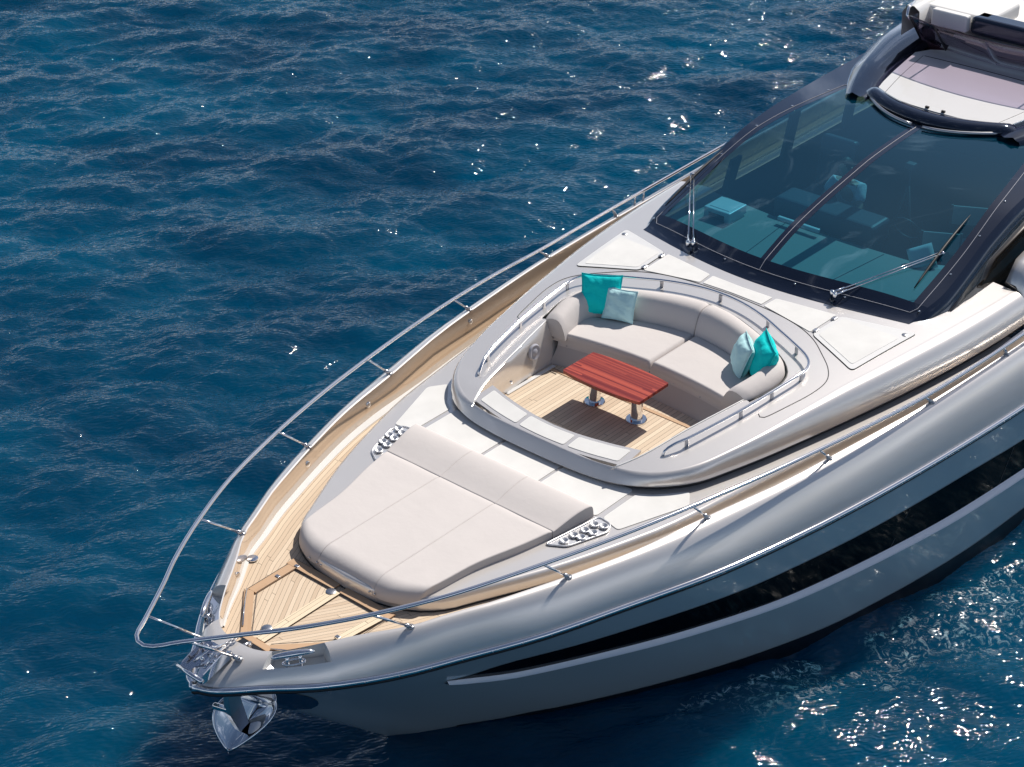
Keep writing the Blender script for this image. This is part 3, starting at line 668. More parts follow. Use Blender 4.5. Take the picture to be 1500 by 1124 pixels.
for x in (13.1, 13.3):
    for sd in (1, -1): MB().tube([(x, sd*(yc(x)+.03), zcap(x)-.01), (x, sd*2.91, 3.10)], .014, 10).build('stanchion', M['chrome'], brail, smooth=True)
# ---------------------------------------------------------------- mooring cleats
for sd in (1, -1):
    root = MB()
    a = Vector((3.245, sd*.475, 2.955)); b_ = Vector((3.575, sd*.705, 2.955)) 
    d = (b_-a).normalized(); L_ = (b_-a).length
    pts = [a+d*L_*t+Vector((0, 0, -.012*abs(2*t-1)**3)) for t in np.linspace(0, 1, 14)]
    cl = MB().tube(pts, [.012+.020*math.sqrt(max(0, 1-(2*t-1)**2)) for t in np.linspace(0, 1, 14)], 14).build('mooring_cleat', M['chrome'], yacht, smooth=True)
    for t in (.36, .66):
        p = a+d*L_*t; MB().tube([(p.x, p.y, 2.797), (p.x, p.y, 2.955)], .017, 14).build('cleat_post', M['chrome'], cl, smooth=True)
    n = Vector((-d.y, d.x, 0)); p = a+d*L_*.51
    ring = [Vector((p.x, p.y, 2.86))+d*math.cos(q)*.105+n*math.sin(q)*.04 for q in np.linspace(0, 2*PI, 24, endpoint=False)]
    MB().tube(ring, .009, 8, closed=True).build('cleat_ring', M['chrome'], cl, smooth=True)
# ---------------------------------------------------------------- anchor roller on the nose
ar = MB()
for s_ in (.15, -.15):
    ar.add([(3.08, s_, 2.90), (2.72, s_, 2.80), (2.66, s_, 2.84), (2.72, s_, 2.90), (2.95, s_, 2.99), (3.06, s_, 2.97), (3.08, s_-.012*np.sign(s_), 2.90), (2.72, s_-.012*np.sign(s_), 2.80), (2.66, s_-.012*np.sign(s_), 2.84), (2.72, s_-.012*np.sign(s_), 2.90), (2.95, s_-.012*np.sign(s_), 2.99), (3.06, s_-.012*np.sign(s_), 2.97)],
           [(0, 1, 2, 3, 4, 5), (11, 10, 9, 8, 7, 6)]+[(i, (i+1) % 6, 6+(i+1) % 6, 6+i) for i in range(6)])
ar.add([(3.10, .15, 2.90), (2.72, .15, 2.825), (2.72, -.15, 2.825), (3.10, -.15, 2.90)], [(0, 1, 2, 3)])
roller = ar.build('anchor_roller', M['chrome'], yacht)
MB().tube([(2.68, .17, 2.86), (2.68, -.17, 2.86)], .024, 14).build('roller_bar', M['chrome'], roller, smooth=True)
g = MB()
for x, y, z in ((2.86, .03, 2.90), (2.93, -.02, 2.92), (3.0, .05, 2.93), (2.90, -.09, 2.90), (2.98, .10, 2.94)): g.lathe([(.018, 0), (.022, .03), (.014, .045), (.001, .05)], (x, y, z-.02), 12)
g.tube([(2.80, .08, 2.88), (2.95, .02, 2.97), (3.1, -.01, 2.95)], .014, 8).tube([(2.82, -.05, 2.87), (2.92, -.06, 2.96), (3.08, -.04, 2.95)], .012, 8)
g.build('chain_stopper', M['chrome'], roller, smooth=True)
ch = MB()
for i in range(8):
    x = 3.02+.035*i; R_ = Matrix.Rotation(PI/2*(i % 2), 3, 'X')
    ch.tube([Vector((x, 0, 2.93+.004*i*0))+R_ @ Vector((.026*math.cos(q), .014*math.sin(q), 0)) for q in np.linspace(0, 2*PI, 12, endpoint=False)], .0055, 6, closed=True)
ch.build('anchor_chain', M['steel'], roller, smooth=True)
# ---------------------------------------------------------------- superstructure: windscreen, roof, flybridge
zc_ = fn([11.5, 11.70, 12.46, 13.0, 13.7, 14.2, 15.2, 16.5, 18, 21], [3.42, 3.49, 3.77, 3.90, 4.03, 4.11, 4.18, 4.22, 4.26, 4.28])
ze_ = fn([11.5, 12.05, 12.65, 13.18, 13.7, 14.3, 15.2, 16.5, 18, 21], [3.10, 3.30, 3.45, 3.63, 3.82, 3.99, 4.10, 4.17, 4.22, 4.24])
Wd = fn([12.05, 12.65, 13.2, 13.7, 14.3, 15.9, 17.4, 19, 21], [2.02, 2.10, 2.08, 2.06, 2.06, 2.05, 2.03, 2.12, 2.2])
def zs(x, y): return ze_(x)+(zc_(x)-ze_(x))*(1-min(1.15, abs(y)/Wd(x))**2)
ysil = fn([12.16, 13.14, 14.18, 14.74, 15.95], [1.90, 1.885, 1.81, 1.74, 1.53])
def Xb(y): return 11.86+.155*y*y-.01*y**4
def Xt(y): return 15.28+.50*y*y
def Xf(y): return 11.56+.135*y*y-.006*y**4
def YB(b_, x):       # b: 0 centre .. 1 glass outer edge .. 2 shell edge
    g_ = ysil(x)-.085; c0 = .07
    return c0+(g_-c0)*b_ if b_ <= 1 else g_+(Wd(x)-.09-g_)*(b_-1)
def wp(a, b_, sd, dz=0):
    y = 1.0
    if b_ < 0: yy = lambda x: .07*(1+b_)
    else: yy = lambda x: YB(b_, x)
    x = 13
    for _ in range(12):
        y = yy(x)
        if a < 0: x = Xb(y)+(Xf(y)-Xb(y))*(-a)
        elif a <= 1: x = Xb(y)+(Xt(y)-Xb(y))*a
        else: x = Xt(y)+(20.5-Xt(y))*(a-1)
    z = zs(x, y)
    if a < 0:
        zl = 3.368-.018*y*y; z = z*(1-(-a)**1.3)+(zl)*((-a)**1.3)
    return (x, sd*y, z+dz)
A_ = list(np.linspace(0, 1, 40)); Bn = list(np.linspace(0, 1, 16))
fr_ = MB()
for sd in (1, -1):
    fr_.grid([[wp(a, b_, sd) for b_ in [-1, 0]+Bn[1:]+list(np.linspace(1, 2, 6)[1:])] for a in np.linspace(-1, 0, 7)], flip=(sd == -1))
    fr_.grid([[wp(a, b_, sd) for b_ in np.linspace(-1, 0, 3)] for a in A_], flip=(sd == -1))
    fr_.grid([[wp(a, b_, sd) for b_ in np.linspace(1, 2, 6)] for a in A_], flip=(sd == -1))
    fr_.grid([[wp(a, b_, sd) for b_ in [-1, 0]+Bn[1:]+list(np.linspace(1, 2, 6)[1:])] for a in np.linspace(1, 2, 16)], flip=(sd == -1))
    # rolled edge of the shell and the pillar below it
    P = []
    for a in list(np.linspace(-1, 0, 5))+A_[1:]+list(np.linspace(1, 2, 16))[1:]:
        x, y, z = wp(a, 2, 1); row = [(x, sd*y, z)]
        for q in (22, 45, 68, 90): row.append((x, sd*(y+.09*math.sin(math.radians(q))), z-.02-.09*(1-math.cos(math.radians(q)))*1.3))
        row.append((x, sd*(y+.105), z-.18)); P.append(row)
    fr_.grid(P, flip=(sd == -1))
cabin = fr_.build('cabin_shell', M['navy'], yacht, smooth=True); autosmooth(cabin, 60)
wsr = []
for sd in (1, -1):
    g1 = MB().grid([[wp(a, b_, sd, -.002) for b_ in Bn] for a in A_], flip=(sd == -1)).build('windscreen_pane', M['glass'], yacht, smooth=True)
    wsr.append(g1)
    # bright trim line and its screws
    line = [wp(-.42, b_, sd, .003) for b_ in np.linspace(-1, 0, 3)]+[wp(-.42, b_, sd, .003) for b_ in np.linspace(0, 1.30, 20)[1:]]
    side = []
    for x in np.linspace(12.22, 15.95, 34): y = ysil(x); side.append((x, sd*y, zs(x, y)+.003))
    brow = [(Xt(y), sd*y, zs(Xt(y), y)+.003) for y in np.linspace(1.38, 1.05, 5)]
    MB().tube(line[:-1]+side+brow, .0035, 6).build('trim_line', M['redmark'], g1, smooth=True)
    scr = [(x, sd*(ysil(x)+.03), zs(x, ysil(x)+.03)) for x in (12.2, 12.9, 13.6, 14.3, 15.0, 15.7)]+[wp(-.5, b_, sd) for b_ in (.25, .6)]
    for p in scr: MB().lathe([(.016, 0), (.014, .010), (.001, .012)], p, 10).build('trim_screw', M['chrome'], g1, smooth=True)
MB().tube([wp(a, -1, 1, .004) for a in np.linspace(-.42, 1, 30)], .004, 8).build('centre_trim', M['redmark'], cabin, smooth=True)
# side windows and the wall below them
for sd in (1, -1):
    P = []; Q = []
    for x in np.linspace(12.1, 20.4, 50):
        z1 = zs(x, Wd(x)-.09)-.17; y1 = Wd(x)+.015; zb = max(3.22, cz(min(x, 13.5), 2.2)); zb = min(zb, z1-.01); P.append([(x, sd*y1, z1), (x, sd*(y1*.5+2.17*.5+.0), (z1+zb)/2), (x, sd*(2.16 if x > 13 else y1+.02), zb-.06)])
    MB().grid(P, flip=(sd == -1)).build('side_window', M['sideglass'] if sd < 0 else M['sidewin'], cabin, smooth=True)
    for x in (13.9, 15.3, 16.9):       # pillars inside the glass
        z1 = zs(x, 1.9)-.30; MB().add([(x-.11, sd*2.0, 3.15), (x+.11, sd*2.0, 3.15), (x+.25, sd*1.97, z1), (x+.03, sd*1.97, z1), (x-.11, sd*1.95, 3.15), (x+.11, sd*1.95, 3.15), (x+.25, sd*1.92, z1), (x+.03, sd*1.92, z1)], [(0, 1, 2, 3), (7, 6, 5, 4), (0, 4, 5, 1), (1, 5, 6, 2), (2, 6, 7, 3), (3, 7, 4, 0)]).build('window_pillar', M['interior'], cabin)
# quarter gate and side door edge near the right of the picture
for sd in (-1,):
    mb = MB(); mb.grid([[(x, sd*y, z) for x, y, z in ((13.62, 2.30, 3.34), (13.66, 2.42, 3.30), (13.68, 2.6, 3.05), (13.68, 2.66, 2.6))], [(13.9, sd*2.26, 3.52), (13.92, sd*2.40, 3.50), (13.95, sd*2.6, 3.2), (13.95, sd*2.66, 2.6)], [(15.3, sd*2.22, 3.75), (15.3, sd*2.36, 3.73), (15.3, sd*2.58, 3.35), (15.3, sd*2.68, 2.6)], [(20, sd*2.22, 3.78), (20, sd*2.36, 3.76), (20, sd*2.58, 3.35), (20, sd*2.68, 2.6)]], flip=(sd == -1))
    o = mb.build('side_moulding', M['paint'], yacht, smooth=True); autosmooth(o, 60); solid(o, .04)
    MB().tube([(13.60, sd*2.30, 3.33), (13.62, sd*2.44, 3.28), (13.66, sd*2.64, 3.0), (13.66, sd*2.68, 2.6)], .012, 8).build('gate_seal', M['rubber'], o, smooth=True)
# wipers: pantograph arms parked upright (starboard) and across (port)
def wiper(base, tip, blade):
    b0 = Vector(base); t0 = Vector(tip); d = (t0-b0).normalized(); n = d.cross(Vector((0, 0, 1))).normalized()*.032
    w = MB().tube([b0+n, t0+n*.6], .0085, 8).tube([b0-n, t0-n*.6], .0085, 8).build('windscreen_wiper', M['chrome'], yacht, smooth=True)
    mb = MB()
    for q in (n, -n): mb.lathe([(.03, -.05), (.03, .02), (.02, .03), (.001, .03)], b0+q, 12); mb.tube([b0+q-d*.02, b0+q+d*.16], .015, 8)
    mb.tube([t0+n, t0-n], .016, 8); mb.build('arm_pivot', M['chrome'], w, smooth=True)
    if blade:
        a = Vector(blade[0]); c = Vector(blade[1]); mb = MB(); pts = [a.lerp(c, t)+Vector((0, 0, .03*math.sin(PI*t))) for t in np.linspace(0, 1, 11)]
        mb.tube(pts, [.004+.016*math.sin(PI*min(1, t*1.02+.02))**.6 for t in np.linspace(0, 1, 11)], 8); mb.build('wiper_blade', M['rubber'], w, smooth=True)
def sfz(x, y, d=.03): return (x, y, zs(x, y)+d)
wiper((11.78, 1.05, 3.47), sfz(13.02, 1.94, .10), (sfz(12.4, 1.90, .05), sfz(13.6, 1.88, .05)))
wiper((11.78, -1.02, 3.47), sfz(13.05, -1.71, .06), (sfz(12.42, -1.72, .02), sfz(13.80, -1.64, .03)))
# hood with white roof panel above the windscreen
yh = fn([15.5, 16.2, 17.0, 18.0, 21], [1.12, 1.44, 1.70, 1.92, 2.0])
def hz(x, y): return 4.26+.05*(x-15.8)-.012*y*y
def Xh(y): return 15.42+.33*y*y
yp = fn([15.8, 16.5, 17.5], [.98, 1.12, 1.26])
hd = MB()
us = np.linspace(0, 1, 22)
for sd in (1, -1):
    P = []
    for b_ in np.linspace(0, 1, 18):
        row = []
        y0 = 1.12*b_                                # along the front brow
        x0 = Xh(y0)
        for k, (dx, zz) in enumerate(((0, -.02), (-.035, .05), (-.03, .13), (.02, .19), (.10, .215), (.20, .20), (.27, .165), (.30, .12), (.30, .02))):
            zr_ = zs(x0, y0); top = hz(x0+.3, y0)
            k_ = 1-.6*max(0, (b_-.85)/.15)**2; row.append((x0+dx*(.6+.4*k_), sd*y0, zr_+(zz+(top-.06-zr_-.10)*min(1, max(0, zz)/.15))*k_))
        P.append(row)
    hd.grid(P, flip=(sd == 1))
pad_roll = hd.build('visor_roll', M['navy'], yacht, smooth=True)
fl = MB()
for sd in (1, -1):
    P = []
    for x in np.linspace(15.64, 20.5, 28):
        yo = 1.20+(yh(x)-1.12)*.95; yi = yp(x)+.03*max(0, x-17.5)
        zo = zs(min(x, 20), yo); t_ = min(1, max(0, (x-15.66)/.9)); crest = hz(x, yo)+.02+.05*t_
        P.append([(x, sd*(yo+.05+.10*t_), zo-.02), (x, sd*(yo+.03+.05*t_), zo+(crest-zo)*.5), (x, sd*(yo-.02), crest-.03), (x, sd*(yo-.06), crest), (x, sd*(yi+.10), crest-.03), (x, sd*(yi+.04), hz(x, yi)+.0), (x, sd*yi, hz(x, yi)-.05)])
    fl.grid(P, flip=(sd == -1))
fl.build('roof_flank', M['navy'], cabin, smooth=True)
rp_ = mir([(15.72, 0), (15.735, .35), (15.80, .7), (15.87, .97)]+[(x, yp(x)-.01) for x in (16.2, 16.6, 17.0, 17.35)]+[(17.55, 1.1), (17.75, .7), (17.85, .3), (17.87, 0)])
V, F = sheet(rp_, [], lambda x, y: hz(x, y)+.015, .15); q = dens(rp_, .15); n = len(q); a = sum(q[i-1][0]*q[i][1]-q[i][0]*q[i-1][1] for i in range(n)); q = q if a > 0 else q[::-1]
mb = MB().add(V, F); mb.add([(x, y, hz(x, y)+.015) for x, y in q]+[(x, y, hz(x, y)-.06) for x, y in q], [(n+i, n+(i+1) % n, (i+1) % n, i) for i in range(n)])
rpan = mb.build('roof_panel', M['gel'], yacht)
for sd in (1, -1): MB().tube([(x, sd*(yp(x)-.16), hz(x, yp(x))+.016) for x in np.linspace(15.84, 17.3, 12)], .006, 6).build('panel_seam', M['rubber'], rpan, smooth=True)
MB().tube([(17.3-.0, y, hz(17.3, y)+.016) for y in np.linspace(-1.05, 1.05, 12)], .006, 6).build('panel_seam', M['rubber'], rpan, smooth=True)
mb = MB()
for y in (.12, -.12): mb.box((15.76, y, 4.285), (.03, .05, .03))
mb.build('panel_latch', M['rubber'], rpan)
# parked sunscreen tubes under the visor
for y0, y1 in ((1.0, .06), (-.10, -1.15)):
    MB().tube([(Xt(y)-.02, y, zs(Xt(y), y)+.035) for y in np.linspace(y0, y1, 10)], .022, 10).build('screen_tube', M['plum'] if False else M['steel'], pad_roll, smooth=True)
# flybridge front: dark fascia, tinted screen, console and seating
fb = MB()
fx = lambda y: 17.62+.10*y*y
for sd in (1, -1):
    fb.grid([[(fx(y)+dx, sd*y, z) for dx, z in ((0, 4.2), (.02, 4.60), (.05, 4.63))] for y in np.linspace(0, 1.42, 14)], flip=(sd == 1))
    fb.grid([[(x, sd*1.42, z) for z in (4.2, 4.66)] for x in np.linspace(17.82, 22, 6)], flip=(sd == -1))
fascia = fb.build('flybridge_fascia', M['plum'], yacht, smooth=True); autosmooth(fascia, 40)
V, F = sheet(mir([(17.67, 0), (17.72, .7), (17.87, 1.40), (22, 1.40), (22, 0)]), [], lambda x, y: 4.635, .3)
mk('flybridge_shelf', V, F, M['padwhite'], yacht, False)
scn = MB(); xt_ = lambda y: 16.93+.21*(y/1.25)**2
for sd in (1, -1):
    scn.grid([[(xt_(y)+.47*(1-k), sd*y*(1.02-.02*k), 4.43+.48*k) for k in (0, .33, .66, 1)] for y in np.linspace(0, 1.26, 14)], flip=(sd == 1))
    scn.grid([[(xt_(1.26)+.47*(1-k)+dx, sd*(1.26*(1.02-.02*k)+dx*.12), 4.43+.48*k-.1*dx) for k in (0, .33, .66, 1)] for dx in (0, .3, .6)], flip=(sd == 1))
screen = scn.build('flybridge_screen', M['purple'], yacht, smooth=True); solid(screen, .012)
for y in (1.27, .82, -.82): 
    MB().tube([(xt_(y)+.47, y*1.02, 4.42), (xt_(y)+.005, y, 4.905)], .013, 8).build('screen_strut', M['rubber'], screen, smooth=True)
MB().tube([(xt_(y), y, 4.915) for y in np.linspace(-1.26, 1.26, 24)], .010, 8).build('screen_edge', M['plum'], screen, smooth=True)
MB().tube([(17.15, 1.27, 4.86), (17.12, 1.30, 4.93), (17.22, 1.34, 5.0), (17.45, 1.38, 5.02)], .020, 10).build('screen_handrail', M['chrome'], screen, smooth=True)
MB().box((17.83, -.32, 4.79), (.34, 1.86, .26)).build('flybridge_console', M['navy'], yacht, bevel=.07, seg=4)
MB().grid([[(x, y+.06*(x-17.4), z) for y, z in ((1.52, 4.5), (1.54, 4.84), (1.48, 4.95), (1.36, 4.96), (1.27, 4.90), (1.25, 4.65))] for x in np.linspace(17.42, 22, 10)], flip=True).build('flybridge_coaming', M['gel'], yacht, smooth=True)

# cabin seen through the glass
V, F = sheet(mir([(11.80, 0), (11.93, .7), (12.1, 1.3), (12.3, 1.85), (12.8, 1.95), (13.55, 1.95), (13.45, 1.0), (13.4, 0)]), [], lambda x, y: 3.28, .3)
dash = mk('dashboard', V, F, M['dash'], yacht, False); solid(dash, .05)
for y, x0 in ((.55, 12.0), (-.6, 12.0)): MB().tube([(x0, y, 3.284), (13.4, y*1.25, 3.284)], .004, 6).build('dashboard_seam', M['groove'], dash)
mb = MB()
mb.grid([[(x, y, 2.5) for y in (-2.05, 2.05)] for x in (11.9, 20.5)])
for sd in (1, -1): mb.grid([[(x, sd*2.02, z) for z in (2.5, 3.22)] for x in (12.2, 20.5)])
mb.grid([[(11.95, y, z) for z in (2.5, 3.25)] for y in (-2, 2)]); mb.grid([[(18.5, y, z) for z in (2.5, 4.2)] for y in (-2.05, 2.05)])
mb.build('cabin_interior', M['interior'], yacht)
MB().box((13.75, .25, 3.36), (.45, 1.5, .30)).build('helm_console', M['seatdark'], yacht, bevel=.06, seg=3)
hw = MB().tube([Vector((13.98, -.72, 3.42))+Matrix.Rotation(-.5, 3, 'Y') @ Vector((0, .19*math.cos(q), .19*math.sin(q))) for q in np.linspace(0, 2*PI, 24, endpoint=False)], .013, 8, closed=True)
hw.build('steering_wheel', M['seatdark'], yacht, smooth=True)
MB().box((13.30, .45, 3.36), (.05, .62, .05)).build('console_trim', M['whiteplastic'], yacht, bevel=.01)
# ================================================================== LOOSE THINGS
def edgeprof(d, r): 
    d = max(0., min(1., d/r)); return math.sqrt(max(0, 1-(1-d)**2))
def samples(n, e=.16):
    t = np.linspace(-1, 1, n); return .5+.5*np.sign(t)*(1-(1-np.abs(t))**1.7)
def cushion(name, Pf, Lu, Lv, h, r, m, parent, n=26, sides=(1, 1, 1, 1), crown=.0, r_front=None, noise=0):
    """Pf(u,v)->(x,y,zbase); rounded-edge slab of height h; sides = (u0,u1,v0,v1) rounding on/off"""
    uu = samples(n); vv = samples(n); P = []
    for u in uu:
        row = []
        for v in vv:
            x, y, z = Pf(u, v); k = 1
            k *= edgeprof(u*Lu, r_front or r) if sides[0] else 1
            k *= edgeprof((1-u)*Lu, r) if sides[1] else 1
            k *= edgeprof(v*Lv, r) if sides[2] else 1
            k *= edgeprof((1-v)*Lv, r) if sides[3] else 1
            hh = h*(.0+1.0*k)+crown*math.sin(PI*u)*math.sin(PI*v)+noise*math.sin(7*x+3*y)*math.sin(5*y-2*x)*k
            row.append((x, y, z+hh))
        P.append(row)
    mb = MB().grid(P); nn = len(uu)
    B = [(0, j) for j in range(nn)]+[(i, nn-1) for i in range(1, nn)]+[(nn-1, j) for j in range(nn-2, -1, -1)]+[(i, 0) for i in range(nn-2, 0, -1)]
    top = [P[i][j] for i, j in B]; bot = [(Pf(uu[i], vv[j])) for i, j in B]; k = len(top)
    mb.add(top+bot, [(i, (i+1) % k, k+(i+1) % k, k+i) for i in range(k)])
    o = mb.build(name, m, parent, smooth=True)
    autosmooth(o, 62); return o

# ---- sun pad on the foredeck
sp = thing('sun_pad', (5.6, 0, 2.9), 'big greige sun pad on the foredeck in three lengths with raised headrests', 'sun pad')
pw = fn([4.70, 4.78, 4.95, 5.5, 6.1, 6.45], [.74, .80, .86, .93, 1.08, 1.15])
for i, (a, b_) in enumerate(((-1, -.36), (-.36, .36), (.36, 1))):
    def yl(v, x): return (1-v)*(a*pw(x) if abs(a) == 1 else a*1.06)+v*(b_*pw(x) if abs(b_) == 1 else b_*1.06)
    P = []; vs = samples(30)
    for k in range(46):
        row = []
        for v in vs:
            c = (1-v)*a+v*b_; xf = 4.66+.16*abs(c)**5; e = edgeprof(v*.7, .012)*edgeprof((1-v)*.7, .012)
            if k < 16:
                ang = (1-k/15)*PI/2; x = xf+.20-.20*math.sin(ang)**.9; z = 2.968-.175*(1-math.cos(ang)); z -= .010*(1-e); x += .008*(1-e)*math.sin(ang)
            else:
                u = (k-15)/30; x = xf+.20+(6.44-xf-.20)*u; z = 2.968-.011*(1-e)-.012*(1-edgeprof((1-u)*1.5, .02))
            z += .0022*math.sin(3.1*x+1.7*i)*math.sin(9*v+x)*e
            row.append((x, yl(v, max(4.70, x)), z))
        P.append(row)
    mb = MB().grid(P)
    for sgn_, jj in ((1, 0), (-1, -1)):      # side walls of the cushion
        mb.grid([[P[k][jj], (P[k][jj][0], P[k][jj][1], min(P[k][jj][2]-.002, 2.872))] for k in range(46)], flip=(sgn_ > 0))
    o = mb.build('seat_cushion', M['cloth'], sp, smooth=True); autosmooth(o, 60)
    for v in ((.04, .35, .96) if i == 2 else (.06, .94)):
        c = (1-v)*a+v*b_; xf = 4.66+.16*abs(c)**5; y = (1-v)*(a*pw(4.7) if abs(a) == 1 else a*1.06)+v*(b_*pw(4.7) if abs(b_) == 1 else b_*1.06)
        MB().lathe([(.012, 0), (.012, .006), (.001, .009)], (xf-.004, y, 2.825), 10, (-1, 0, .1)).build('snap_fastener', M['chrome'], sp, smooth=True)
    def Pb(u, v, a=a, b_=b_):
        x = 6.445+.565*u; w = 1.155+.07*u
        y = (1-v)*(a*w if abs(a) == 1 else a*1.06)+v*(b_*w if abs(b_) == 1 else b_*1.06)
        return (x, y, 2.875)
    uu = samples(26); P = []
    for u in uu:
        row = []
        for v in samples(26):
            x, y, z = Pb(u, v); e = .93+.07*edgeprof(v*.7, .012)*edgeprof((1-v)*.7, .012)
            hump = .080+.078*math.sin(min(1, u*1.25)*PI/2)**1.2*(1-.30*max(0, (u-.8)/.2)**2)
            hh = hump*(.0+e)*edgeprof((1-u)*.565, .03)*(edgeprof(u*.565, .012)*.1+.9)
            row.append((x, y, z+hh))
        P.append(row)
    mb = MB().grid(P); nn = 26
    B = [(0, j) for j in range(nn)]+[(i_, nn-1) for i_ in range(1, nn)]+[(nn-1, j) for j in range(nn-2, -1, -1)]+[(i_, 0) for i_ in range(nn-2, 0, -1)]
    t_ = [P[a_][c_] for a_, c_ in B]; k = len(t_); mb.add(t_+[(p[0], p[1], 2.872) for p in t_], [(j, (j+1) % k, k+(j+1) % k, k+j) for j in range(k)])
    o = mb.build('headrest', M['cloth'], sp, smooth=True); autosmooth(o, 60)
# chrome cup-holder trays either side
OFF = YO
for sd in (1, -1):
    poly = rpoly([(6.30, sd*1.17), (6.42, sd*1.36), (6.88, sd*1.51), (7.01, sd*1.45), (7.03, sd*1.28)], .05)
    a = sum(poly[i-1][0]*poly[i][1]-poly[i][0]*poly[i-1][1] for i in range(len(poly))); poly = poly if a > 0 else poly[::-1]
    tray = MB().prism(poly, .004, .010, trunk_z).build('drinks_tray', M['traysteel'], trunk)
    mb = MB().tube([(x, y, trunk_z(x, y)+.014) for x, y in poly], .010, 8, closed=True)
    for x, y in ((6.46, 1.29), (6.60, 1.30), (6.62, 1.38), (6.74, 1.33), (6.76, 1.42), (6.88, 1.34), (6.92, 1.43)):
        mb.tube([(x+.042*math.cos(q), sd*(y+.042*math.sin(q)), trunk_z(x, y)+.03) for q in np.linspace(0, 2*PI, 18, endpoint=False)], .009, 8, closed=True)
        mb.lathe([(.030, 0), (.038, .022), (.034, .022), (.026, .003), (.001, .003)], (x, sd*y, trunk_z(x, y)+.010), 14)
    mb.build('cup_holder', M['traysteel'], trunk, smooth=True)

# ---- sofa
sf = thing('cockpit_sofa', (10.0, 0, SOLE), 'curved greige two-part sofa with wraparound backrest in the sunken cockpit', 'sofa')
xfr = lambda y: 9.60-.13*(abs(y)/1.2)**2
xbk = fn([0, .5, .9, 1.1, 1.25], [10.46, 10.36, 10.18, 10.05, 9.95])
for sd in (1, -1):
    def Pf(u, v, sd=sd):
        y = .004+v*1.30 if sd > 0 else -.004-(1-v)*1.30
        a = xfr(y)-.03; return (a+(xbk(abs(y))-a)*u, y, 3.00)
    cushion('seat_cushion', Pf, .8, 1.2, .12, .035, M['cloth'], sf, 28, crown=.006)
    # lower front: fabric skirt over moulded base
    P = []
    for y in np.linspace(.004, 1.235, 16):
        P.append([(xfr(y)-.030, sd*y, 3.035), (xfr(y)-.034, sd*y, 2.975), (xfr(y)-.045, sd*y, 2.955)])
    MB().grid(P, flip=(sd == 1)).build('seat_skirt', M['cloth'], sf, smooth=True)
    P = []
    for y in np.linspace(0, 1.235, 16): P.append([(xfr(y)-.040, sd*y, 2.955), (xfr(y)-.05, sd*y, 2.93), (xfr(y)-.16, sd*y, 2.79), (xfr(y)-.17, sd*y, SOLE)])
    MB().grid(P, flip=(sd == 1)).build('sofa_base', M['clothdark'], sf, smooth=True)
    for y in (.35, .75, 1.12): MB().lathe([(.010, 0), (.010, .006), (.001, .008)], (xfr(y)-.036, sd*y, 2.97), 10, (-1, 0, 0)).build('snap_fastener', M['chrome'], sf, smooth=True)
    # backrest
    ic = cr_([(10.42, 0), (10.36, .4), (10.25, .75), (10.15, .98), (10.04, 1.13), (9.88, 1.19), (9.65, 1.16), (9.40, 1.11)], 44)
    oc = cr_([(10.765, 0), (10.72, .35), (10.60, .7), (10.475, 1.0), (10.36, 1.2), (10.24, 1.36), (10.07, 1.475), (9.8, 1.505), (9.55, 1.47), (9.40, 1.43)], 44)
    P = []
    for k, (a, b_) in enumerate(zip(ic, oc)):
        e0 = edgeprof(k*.05, .03); e1 = edgeprof((43-k)*.05, .09); e = e0*.08+.92; zt = cz(*b_)
        rowp = [(0, 3.06), (.02, 3.14), (.09, 3.24), (.19, 3.33), (.30, 3.385), (.42, 3.41), (.58, 3.42), (.75, 3.415), (.88, 3.395), (.97, 3.36), (1.0, 3.31)]
        rise = zt-3.335
        row = []
        for t_, z in rowp:
            zz = z+rise*(t_ if t_ < 1 else 1)*.9+(.0)
            zz = 3.06+(zz-3.06)*(.93+.07*e0)*(.90+.10*e1)*(1-.17*max(0, (k-30)/13)**1.5)
            p = a+(b_-a)*t_
            row.append((p[0], sd*(p[1]+(.006*(1-e0) if k == 0 else 0)), zz))
        P.append(row)
    mb = MB().grid(P, flip=(sd == 1)); n = len(P[0])
    o = mb
    for K in (0, 43):
        R_ = P[K]; c = np.mean(np.array(R_), 0); V = [tuple(p) for p in R_]+[(R_[-1][0], R_[-1][1], 3.06)]; f = list(range(len(V)))
        ex = [tuple(np.array(v)+(np.array([0.0, -sd*.0, 0]) if K == 0 else np.array([-.004, 0, 0]))) for v in V]
        mb.add(ex, [tuple(f if (K == 0) == (sd > 0) else f[::-1])])
    o = mb.build('backrest', M['cloth'], sf, smooth=True); autosmooth(o, 55)
    P2 = [tuple(p) for p in np.array(P[0])]
    MB().tube([(p[0]-.002, sd*.001, p[2]+.001) for p in P2[1:-1]], .006, 6).build('backrest_piping', M['clothdark'], sf, smooth=True) if sd > 0 else None

